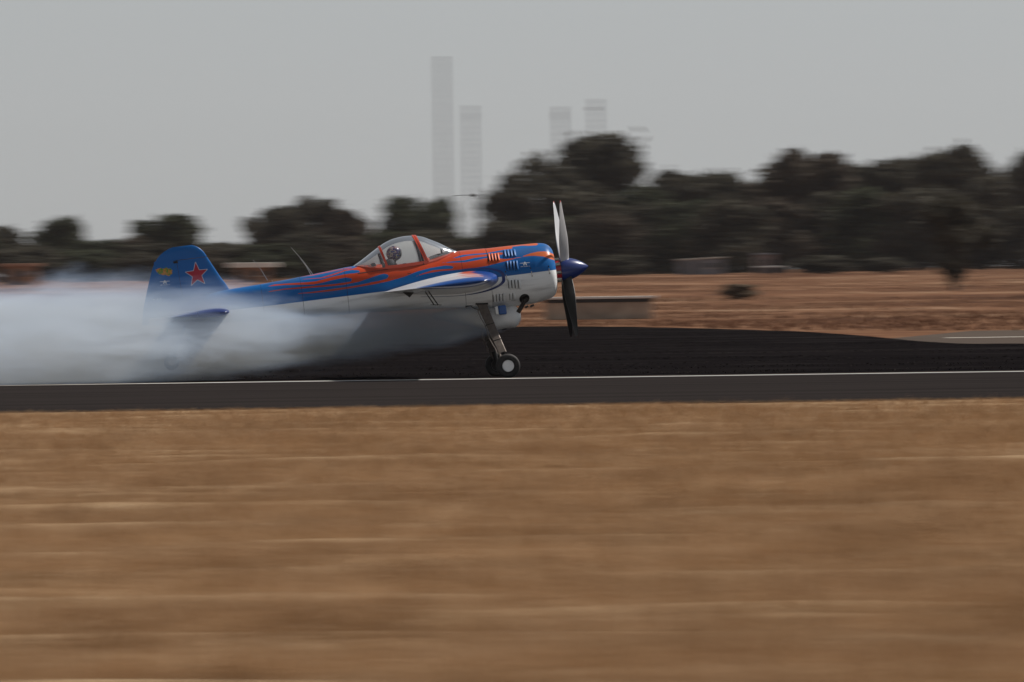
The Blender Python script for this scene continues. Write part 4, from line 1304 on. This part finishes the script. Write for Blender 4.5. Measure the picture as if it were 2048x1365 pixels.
for sx in SX:
    zt, zb, wd = float(ft(sx)), float(fb(sx)), float(fw(sx)); zc, hz = (zt + zb) / 2, (zt - zb) / 2
    k = 1.12 + 0.33 * min(1, sx / 3)
    for j in range(20):
        a = j * 2 * math.pi / 20
        z = max(0.016, zc + hz * k * math.sin(a)); y = -sx * math.tan(YAW) * 0.9 + wd * k * max(0.45, 1.54 - 0.77 * z) * math.cos(a)
        v.append((S0 - sx, y, z + 0.0005 * (j % 7)))
mb = MB(); mb.add(v, grid_faces(len(SX), 20, False, True) + [tuple(range(20)), tuple(range((len(SX) - 1) * 20, len(SX) * 20))])
smk = mb.build('smoke', SMOKE, None, False)
tag(smk, 'white and bluish smoke trailing low behind the plane', 'smoke', kind='stuff')

# ------------------------------------------------------------------ trees
def crown_mesh(name, seed, clumps, per, shape):
    """unit crown: radius ~1, height 0..1, made of leaf clumps"""
    r = np.random.default_rng(seed); quads = []; tone = []
    lobes = []
    nl = {'round': 11, 'tall': 12, 'umbrella': 13, 'sparse': 9}[shape]
    for i in range(nl):
        a = i * 2.4 + r.uniform(-0.4, 0.4)
        if shape == 'round': h = r.uniform(0.22, 0.80); rr = r.uniform(0.35, 0.68) * (1.0 if h < 0.6 else 0.7); sz = r.uniform(0.30, 0.46)
        elif shape == 'tall': h = r.uniform(0.20, 0.86); rr = r.uniform(0.25, 0.66) * (1.0 if h < 0.7 else 0.72); sz = r.uniform(0.28, 0.42)
        elif shape == 'umbrella': h = r.uniform(0.60, 0.90); rr = r.uniform(0.15, 0.78) * (1.0 if h < 0.78 else 0.6); sz = r.uniform(0.22, 0.34)
        else: h = r.uniform(0.25, 0.85); rr = r.uniform(0.2, 0.75); sz = r.uniform(0.16, 0.28)
        lobes.append((rr * math.cos(a), rr * math.sin(a), h, sz, r.uniform(-0.15, 0.15)))
    if shape in ('round', 'tall'):
        lobes += [(0, 0, 0.28, 0.62, 0), (0, 0, 0.52, 0.66, 0), (r.uniform(-.2, .2), 0, 0.80, 0.40, 0.05), (0, 0, 0.12, 0.6, 0)]
    for i in range(6 if shape != 'sparse' else 0):
        a = r.uniform(0, 6.28); q_ = r.uniform(0.15, 0.62)
        lobes.append((q_ * math.cos(a), q_ * math.sin(a), 0.98 - 0.34 * q_ * q_ - r.uniform(0, 0.12), r.uniform(0.08, 0.17), 0.0))
    if shape == 'umbrella': lobes += [(0, 0, 0.84, 0.46, 0), (0.05, 0, 0.70, 0.40, 0), (0.0, 0, 0.45, 0.24, 0), (0, 0, 0.25, 0.3, 0)]
    for c in range(clumps):
        lx, ly, lh, ls, lt = lobes[r.integers(len(lobes))]
        d = r.normal(0, 1, 3); d /= np.linalg.norm(d); rad = ls * r.uniform(0.15, 1.08) ** 0.6
        cc = np.array([lx, ly, lh]) + d * np.array([1, 1, 0.42]) * rad
        if cc[2] < 0.03: continue
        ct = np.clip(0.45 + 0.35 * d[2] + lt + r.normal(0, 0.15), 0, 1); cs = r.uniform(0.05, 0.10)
        for q in range(per):
            p = cc + r.normal(0, cs, 3) * np.array([1, 1, 0.42])
            n_ = r.normal(0, 1, 3); n_ /= np.linalg.norm(n_); a_ = np.cross(n_, [0.3, 0.2, 0.9]); a_ /= max(np.linalg.norm(a_), 1e-6); b_ = np.cross(n_, a_)
            w_ = r.uniform(0.020, 0.042); l_ = w_ * r.uniform(1.2, 2.2)
            sc = np.array([1, 1, 0.6])
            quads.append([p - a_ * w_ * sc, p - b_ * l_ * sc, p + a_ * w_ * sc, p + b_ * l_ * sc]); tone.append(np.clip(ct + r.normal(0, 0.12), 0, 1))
    Q = np.array(quads, np.float32).reshape(-1, 3); nq = len(quads)
    me = bpy.data.meshes.new(name)
    me.vertices.add(nq * 4); me.vertices.foreach_set('co', Q.ravel())
    me.loops.add(nq * 4); me.loops.foreach_set('vertex_index', np.arange(nq * 4, dtype=np.int32))
    me.polygons.add(nq); me.polygons.foreach_set('loop_start', np.arange(0, nq * 4, 4, dtype=np.int32)); me.update()
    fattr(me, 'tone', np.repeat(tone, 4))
    return me
CROWNS = {}
for kind_, (cl, per) in {'round': (620, 16), 'tall': (640, 16), 'umbrella': (560, 16), 'sparse': (150, 14)}.items():
    CROWNS[kind_] = []
    for s_ in range(3 if kind_ in ('round', 'tall') else 2):
        for mi in range(3):
            if s_ == 0 or mi == 0:
                pass
        CROWNS[kind_].append([crown_mesh('crown', 100 + 17 * s_ + len(kind_), cl, per, kind_)])
CC = {}
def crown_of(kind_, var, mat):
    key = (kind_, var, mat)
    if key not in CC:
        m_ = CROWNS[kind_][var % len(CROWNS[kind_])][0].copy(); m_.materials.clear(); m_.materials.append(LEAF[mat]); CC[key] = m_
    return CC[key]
TR = []
for v_ in range(3):
    mb = MB(); r = random.Random(40 + v_)
    mb.tube([(0, 0, -0.03), (r.uniform(-.02, .02), 0, 0.25), (r.uniform(-.05, .05), r.uniform(-.05, .05), 0.5), (r.uniform(-.1, .1), 0, 0.78)], [0.10, 0.075, 0.055, 0.02], 8)
    for k in range(6):
        a = r.uniform(0, 6.28); z = r.uniform(0.25, 0.55); L_ = r.uniform(0.3, 0.6)
        mb.tube([(0, 0, z), (L_ * 0.5 * math.cos(a), L_ * 0.5 * math.sin(a), z + 0.12), (L_ * math.cos(a), L_ * math.sin(a), z + 0.26)], [0.04, 0.026, 0.010], 6)
    TR.append(mb.build('trunk', M_BARK, None))
for o in TR: COL.objects.unlink(o)
def tree(px, top, base, half, dist, kind_, var, mat, label, name='tree', group=None, cat='tree'):
    """traced crown top, traced foot, half-width in px at a given distance from the camera"""
    b = at(px, base, dist); tp = at(px, top, dist)
    gz = float(zfield(b.y)); h = tp.z - gz; hw = half * dist / FPX
    e = empty(name, (b.x, b.y, gz), rnd.uniform(0, 6.28))
    sx = hw * 1.28
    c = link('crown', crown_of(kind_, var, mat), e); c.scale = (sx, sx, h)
    tk = link('trunk', TR[var % 3].data, e); tk.scale = (max(1.6, sx * 0.75), max(1.6, sx * 0.75), h)
    tag(e, label, cat, group)
    return e
G = 'trees along the far edge of the airfield'
trees = [
 # px, top, half, dist, kind, var, mat, label
 (8, 462, 62, 1120, 'round', 0, 0, 'dark round tree cut off by the left edge of the picture'),
 (116, 438, 58, 1100, 'round', 1, 1, 'round green tree above the smoke, second from the left edge'),
 (205, 486, 60, 1080, 'round', 2, 1, 'low green tree in the dip between two taller crowns above the smoke'),
 (262, 480, 48, 1090, 'round', 0, 2, 'low brownish tree just left of the tail fin tree'),
 (335, 430, 76, 1110, 'tall', 0, 1, 'broad dark tree rising directly behind the tail fin'),
 (428, 488, 52, 1090, 'round', 1, 0, 'low dark tree just right of the tail fin tip'),
 (505, 430, 46, 1130, 'sparse', 0, 0, 'thin see-through tree left of the twin dark crowns'),
 (560, 420, 62, 1110, 'tall', 1, 0, 'tall dark tree above the small white roofed building'),
 (628, 400, 58, 1120, 'tall', 2, 0, 'tall ragged tree with the highest top left of the canopy'),
 (690, 428, 58, 1100, 'round', 2, 2, 'brownish tree with a blunt top left of the canopy'),
 (756, 468, 40, 1090, 'round', 0, 1, 'low tree in the gap behind the rear of the canopy'),
 (822, 393, 66, 1110, 'tall', 0, 1, 'tall green tree directly behind the canopy'),
 (884, 402, 42, 1120, 'tall', 1, 1, 'narrow green tree behind the front of the canopy'),
 (960, 478, 66, 1080, 'round', 1, 1, 'low green tree above the engine cowling below the bird'),
 (1042, 358, 76, 1100, 'round', 2, 0, 'rounded gum tree left of the big umbrella crown behind the propeller'),
 (1192, 280, 122, 1110, 'umbrella', 0, 0, 'tallest umbrella shaped gum tree rising over the propeller'),
 (1165, 372, 96, 1080, 'tall', 2, 0, 'dark tree filling in under the big umbrella crown'),
 (1275, 385, 80, 1085, 'round', 0, 1, 'dark tree right of the trunk of the umbrella crown'),
 (1345, 350, 72, 1110, 'tall', 1, 0, 'pointed tree behind the spinner side, right of the umbrella crown'),
 (1425, 347, 78, 1100, 'round', 1, 0, 'rounded tree above the pale metal shed'),
 (1492, 374, 62, 1110, 'round', 2, 2, 'lower brown tree left of the square topped gum'),
 (1610, 308, 100, 1090, 'tall', 2, 2, 'square topped brown gum tree right of the metal shed'),
 (1705, 345, 70, 1110, 'round', 0, 0, 'tree in the shallow dip right of the square topped gum'),
 (1790, 322, 86, 1095, 'tall', 0, 0, 'broad gum tree left of the highest right hand crown'),
 (1915, 302, 92, 1085, 'tall', 1, 0, 'highest gum tree near the right edge of the picture'),
 (2005, 342, 50, 1130, 'sparse', 1, 0, 'thin see-through tree with sky gaps near the right edge'),
 (2052, 312, 52, 1110, 'tall', 2, 0, 'tall tree cut off by the right edge of the picture'),
 (1378, 362, 70, 1120, 'round', 2, 0, 'rounded tree just right of the pointed tree ahead of the spinner'),
 (1540, 352, 66, 1120, 'round', 1, 1, 'green tree tucked against the left side of the square topped gum'),
 (1660, 318, 74, 1120, 'round', 1, 0, 'tree joined to the right side of the square topped gum'),
 (1850, 322, 78, 1120, 'round', 2, 0, 'tree joining the two highest gum trees at the right'),
 (1960, 330, 60, 1120, 'round', 0, 0, 'tree just right of the highest right hand gum'),
 (2150, 330, 90, 1110, 'round', 1, 1, 'round tree beyond the right edge'),
 (-90, 450, 80, 1110, 'tall', 1, 1, 'tall tree beyond the left edge'),
]
for i, (px, top, half, dist, k_, var, mat, lab) in enumerate(trees):
    tree(px, top - 3, 548, half, dist, k_, var, mat, lab, group=G)
# understorey: lower trees filling the foot of the belt
under = [(60, 495, 75), (160, 500, 75), (300, 490, 75), (390, 500, 75), (480, 490, 70), (540, 490, 65), (600, 470, 70), (660, 475, 75), (720, 485, 60), (790, 470, 60), (860, 460, 70), (925, 492, 60), (1010, 450, 70), (1085, 435, 80),
         (1150, 440, 75), (1225, 430, 80), (1310, 410, 85), (1385, 405, 85), (1460, 410, 85), (1540, 400, 80), (1660, 390, 95), (1745, 385, 95), (1850, 375, 95), (1965, 440, 70), (2040, 420, 75)]
where = ['above the far left house', 'between the far left house and the second tree', 'just left of the tail fin', 'just right of the tail fin', 'behind the thin see-through tree', 'above the small ochre building', 'behind the whip antenna',
         'under the tall ragged tree', 'left of the gap behind the canopy', 'behind the rear canopy glass', 'behind the front canopy glass', 'above the cowling under the second mast', 'left of the propeller under the rounded gum',
         'directly behind the upper propeller blades', 'just right of the upper propeller blades', 'under the umbrella crown right side', 'right of the umbrella crown above the spinner', 'left of the metal shed', 'above the metal shed',
         'above the small pink shed', 'under the square topped gum', 'right of the square topped gum', 'left of the highest right hand gum', 'in the sky gap near the right edge', 'at the right edge of the picture']
for i, (px, top, half) in enumerate(under):
    tree(px, top, 548, half, 1050 + rnd.uniform(-15, 15), 'round', i, [0, 1, 0, 2][i % 4], 'low dark bushy tree ' + where[i], group='low trees at the foot of the belt')
# nearer single trees and shrubs standing on the veld
tree(1910, 400, 606, 70, 620, 'umbrella', 1, 0, 'nearer dark tree with its foot out on the veld at the right', group=None)
for (px, top, base, half, dist, lab) in [(1640, 512, 556, 62, 960, 'dark shrub at the edge of the veld under the square topped gum'), (1765, 515, 554, 44, 960, 'dark shrub between the two gum trees on the right'),
                                   (1480, 568, 610, 36, 560, 'small grey green bush alone on the open veld'), (1235, 512, 546, 56, 1000, 'low dark bush beside the spinner at the veld edge')]:
    tree(px, top, base, half, dist, 'round', int(px) % 3, 3 if px == 1480 else 0, lab, name='bush', cat='bush')

# ------------------------------------------------------------------ radio masts far behind
def mast(px, top, dist, gear_, label):
    b = at(px + 4, 545, dist); gz = 1.3; tp = at(px, top, dist); H = tp.z - gz
    e = empty('radio_mast', (b.x, b.y, gz), rnd.uniform(0, 1)); tag(e, label, 'mast', 'radio masts beyond the trees')
    W_ = 0.34; mb = MB(); c3 = [(W_ * math.cos(a), W_ * math.sin(a)) for a in (0.3, 0.3 + 2.094, 0.3 + 4.188)]
    for (x, y) in c3: mb.tube([(x, y, 0), (x, y, H)], 0.15, 6)
    mb.build('legs', M_MAST, e)
    mb = MB(); nb = int(H / 1.4)
    for k in range(nb):
        z0, z1 = k * H / nb, (k + 1) * H / nb
        for q in range(3):
            a, b_ = c3[q], c3[(q + 1) % 3]
            if k % 2: a, b_ = b_, a
            mb.tube([(a[0], a[1], z0), (b_[0], b_[1], z1)], 0.07, 4, False)
    mb.build('lattice', M_MAST, e)
    rr_ = random.Random(int(px)); z = 4.0
    while z < H - 1:                               # rest platforms and cable collars at uneven heights
        q_ = rr_.uniform(0.28, 0.48); mb = MB(); mb.lathe([(-0.12, 0), (-0.12, q_), (0.12, q_), (0.12, 0)], 10, 'z', (0, 0, z)); mb.build('collar', M_MAST, e); z += rr_.uniform(1.6, 5.0)
    for (zz, ox, r_, h_) in gear_:
        mb = MB(); mb.lathe([(-h_ / 2, 0), (-h_ / 2, r_), (h_ / 2, r_), (h_ / 2, 0)], 14, 'z', (ox, 0, H + zz)); mb.build('antenna_drum', M_MAST, e)
M_MAST = simple('galvanised_steel', (0.06, 0.06, 0.062), 0.5, 0.3)
mast(886, 113, 2600, [(-0.3, 0, 0.3, 0.5)], 'tallest pale lattice mast, leftmost of the four above the canopy')
mast(942, 211, 2600, [(-2.5, 0, 0.5, 1.4)], 'second mast from the left, just right of the tallest one')
mast(1122, 213, 2600, [(-2.2, -0.2, 0.55, 1.8)], 'third mast from the left, standing behind the umbrella crown left side')
mast(1193, 198, 2600, [(-2.3, -0.8, 0.5, 0.9)], 'rightmost mast standing behind the top of the umbrella crown')

# ------------------------------------------------------------------ small buildings and walls at the tree line
M_WALL = simple('ochre_plaster', (0.27, 0.15, 0.09), 0.9, var=0.15, scale=1.5)
M_PALEROOF = simple('pale_roof', (0.62, 0.60, 0.56), 0.7, var=0.1)
M_CONC = simple('weathered_concrete', (0.36, 0.28, 0.21), 0.9, var=0.25, scale=2)
M_TIN = simple('galvanised_sheet', (0.17, 0.17, 0.185), 0.5, 0.3, var=0.25)
M_TERRA = simple('terracotta_roof', (0.30, 0.16, 0.10), 0.8)
M_WIN = simple('dark_window', (0.02, 0.022, 0.025), 0.15)
def hut(name, x0, x1, roof_y, eave_y, base_y, dist, wmat, rmat, label, over=0.35, slope=0.0, cat='building'):
    a, b = at(x0, base_y, dist), at(x1, base_y, dist); gz = float(zfield(a.y)) ; er, ee = at(x0, roof_y, dist).z, at(x0, eave_y, dist).z
    W_ = b.x - a.x; H = max(0.5, ee - gz); e = empty(name, ((a.x + b.x) / 2, a.y, gz)); tag(e, label, cat)
    D = max(2.2, W_ * 0.7)
    mb = MB(); mb.box((0, D / 2, H / 2), (W_, D, H)); mb.build('wall', wmat, e, False)
    rt = max(0.10, er - ee); mb = MB(); mb.box((0, D / 2, H + rt / 2 + 0.002), (W_ + 2 * over, D + 2 * over, rt), Matrix.Rotation(slope, 3, 'Y')); mb.build('roof', rmat, e, False, 0.03)
    mb = MB(); mb.box((-W_ * 0.22, -0.015, H * 0.45), (W_ * 0.18, 0.05, H * 0.85)); mb.build('door', M_WIN, e, False)
    mb = MB(); mb.box((W_ * 0.22, -0.015, H * 0.6), (W_ * 0.26, 0.05, H * 0.32)); wn = mb.build('window', M_WIN, e, False)
    mb = MB(); mb.box((W_ * 0.22, -0.05, H * 0.42), (W_ * 0.30, 0.08, 0.05)); mb.build('sill', rmat, wn, False)
    return e
hut('small_building', 474, 538, 526, 536, 566, 940, M_WALL, M_PALEROOF, 'small ochre building with a pale flat roof behind the tail smoke', over=0.7)
hut('small_house', 5, 72, 528, 534, 566, 960, M_WALL, M_TERRA, 'ochre house with a thin terracotta roof behind the smoke at the far left')
hut('metal_shed', 1358, 1446, 517, 520, 541, 1000, M_TIN, M_CONC2, 'pale grey metal shed with a lean-to roof at the foot of the trees', slope=R(-2.5), over=0.15)
hut('small_shed', 1512, 1548, 507, 511, 536, 1010, simple('dull_pink_plaster', (0.20, 0.15, 0.14), 0.9), M_TIN, 'small dull pink shed among the trees right of the metal shed', over=0.1)
# pale parked trailer beside it
p = at(1550, 531, 985); e = empty('flat_trailer', (p.x, p.y, float(zfield(p.y)))); tag(e, 'long pale flat trailer parked right of the small pink shed', 'trailer')
mb = MB(); mb.box((0, 0, 0.62), (3.4, 1.8, 0.14)); mb.build('bed', M_PALEROOF, e, False, 0.02)
mb = MB(); mb.box((2.1, 0, 0.58), (0.9, 0.10, 0.08)); mb.build('drawbar', M_DARK, e, False)
for k in (-0.9, 0.1, 0.9):
    for yy in (-0.85, 0.85):
        mb = MB(); mb.lathe([(-0.1, 0), (-0.1, 0.3), (0.1, 0.3), (0.1, 0)], 16, 'y', (k, yy, 0.3)); mb.build('wheel', M_TYRE, e)
# low concrete wall on the veld behind the propeller
p0, p1 = ground_pt(1085, 641), ground_pt(1316, 640)
e = empty('low_wall', ((p0.x + p1.x) / 2, p0.y, 0)); tag(e, 'low concrete wall with a pale coping on the veld behind the propeller', 'wall')
L_ = p1.x - p0.x; H = (641 - 600) * (p0.y + 176) / FPX
mb = MB(); mb.box((0, 0.25, H / 2), (L_ - 0.15, 0.40, H)); mb.build('wall_face', M_CONC, e, False, 0.02)
mb = MB(); mb.box((0, 0.25, H + 0.042), (L_ + 0.1, 0.70, 0.08)); mb.build('coping', M_PALEROOF, e, False, 0.015)
mb = MB(); mb.box((0, 0.25, H - 0.06), (L_ - 0.1, 0.46, 0.115)); mb.build('coping_shade', M_DARK, e, False)  # dark strip standing in for the shadow under the coping

# ------------------------------------------------------------------ bird gliding behind the aeroplane
bp = at(946, 391, 230); bird = empty('bird', bp, 0.0); tag(bird, 'dark bird gliding with level wings above the engine cowling', 'bird')
M_BIRD = simple('dark_plumage', (0.018, 0.016, 0.015), 0.8)
v = []; st_ = np.linspace(-1, 1, 41)
for q in st_:
    a = abs(q); ch = 0.13 * (1 - 0.75 * a ** 2.2) + 0.004; sw = -0.06 * a ** 1.5; zz = 0.018 * a - 0.03 * a ** 3
    body = max(0, 1 - (a / 0.11) ** 2) ** 0.5
    for j in range(10):
        an = 2 * math.pi * j / 10; L_ = ch * 0.5 * (1 + 1.2 * body)
        v.append((q * 0.40, sw + L_ * math.cos(an) - 0.05 * body, zz + (0.006 + 0.034 * body) * math.sin(an)))
mb = MB(); mb.add(v, grid_faces(41, 10, False, True) + [tuple(range(10)), tuple(range(400, 410))]); mb.build('body', M_BIRD, bird)
mb = MB(); mb.add([(-0.02, -0.15, 0.004), (0.02, -0.15, 0.004), (0.06, -0.30, 0.0), (-0.06, -0.30, 0.0), (-0.02, -0.15, -0.006), (0.02, -0.15, -0.006), (0.06, -0.30, -0.004), (-0.06, -0.30, -0.004)],
                  [(0, 1, 2, 3), (7, 6, 5, 4), (0, 4, 5, 1), (2, 6, 7, 3), (1, 5, 6, 2), (0, 3, 7, 4)]); mb.build('tail', M_BIRD, bird, False)

# ------------------------------------------------------------------ darker tussocks in the verge
def tussock(px, py, hw, h, label, seed):
    p = ground_pt(px, py, 0.03); r = np.random.default_rng(seed); n = 500
    d = p.y + 176; half = hw * d / FPX; hh = h * d / FPX
    x = r.normal(0, half * 0.5, n); y = r.normal(0, half * 0.35, n); hgt = hh * r.uniform(0.5, 1.1, n) * np.exp(-(x / half) ** 2)
    mb = MB()
    V_ = []; F_ = []
    for i in range(n):
        a = r.uniform(0, 6.28); w_ = 0.005
        V_ += [(x[i] - w_ * math.cos(a), y[i] - w_ * math.sin(a), 0), (x[i] + w_ * math.cos(a), y[i] + w_ * math.sin(a), 0), (x[i] * 1.25 + r.normal(0, 0.02), y[i] * 1.25, hgt[i])]; F_.append((3 * i, 3 * i + 1, 3 * i + 2))
    me = pmesh('grass_tussock', V_, F_, False); o = link('grass_tussock', me, None, M_TUSS); o.location = p
    tag(o, label, 'grass tussock')
M_TUSS = simple('brown_tussock', (0.13, 0.075, 0.03), 0.9, var=0.3)
tussock(458, 1024, 34, 14, 'dark brown tussock in the straw at the left', 1)
tussock(1850, 1006, 40, 18, 'largest dark brown tussock in the straw at the right', 2)
tussock(742, 1022, 30, 7, 'faint low tussock right of the left dark one', 3)
tussock(1105, 936, 22, 7, 'small greenish tussock in the middle of the straw', 4)

# ------------------------------------------------------------------ thin dusty air
t = NT('thin_haze')
pv_ = t.n('ShaderNodeVolumePrincipled'); pv_.inputs['Color'].default_value = (0.92, 0.94, 1.0, 1); pv_.inputs['Density'].default_value = 0.00002
t.l(pv_.outputs[0], t.out.inputs['Volume'])
mb = MB(); mb.box((0, 2390, 42), (5000, 5700, 88)); hz_o = mb.build('haze', t.m, None, False)
tag(hz_o, 'thin pale dusty haze hanging over the whole airfield', 'haze', kind='stuff')
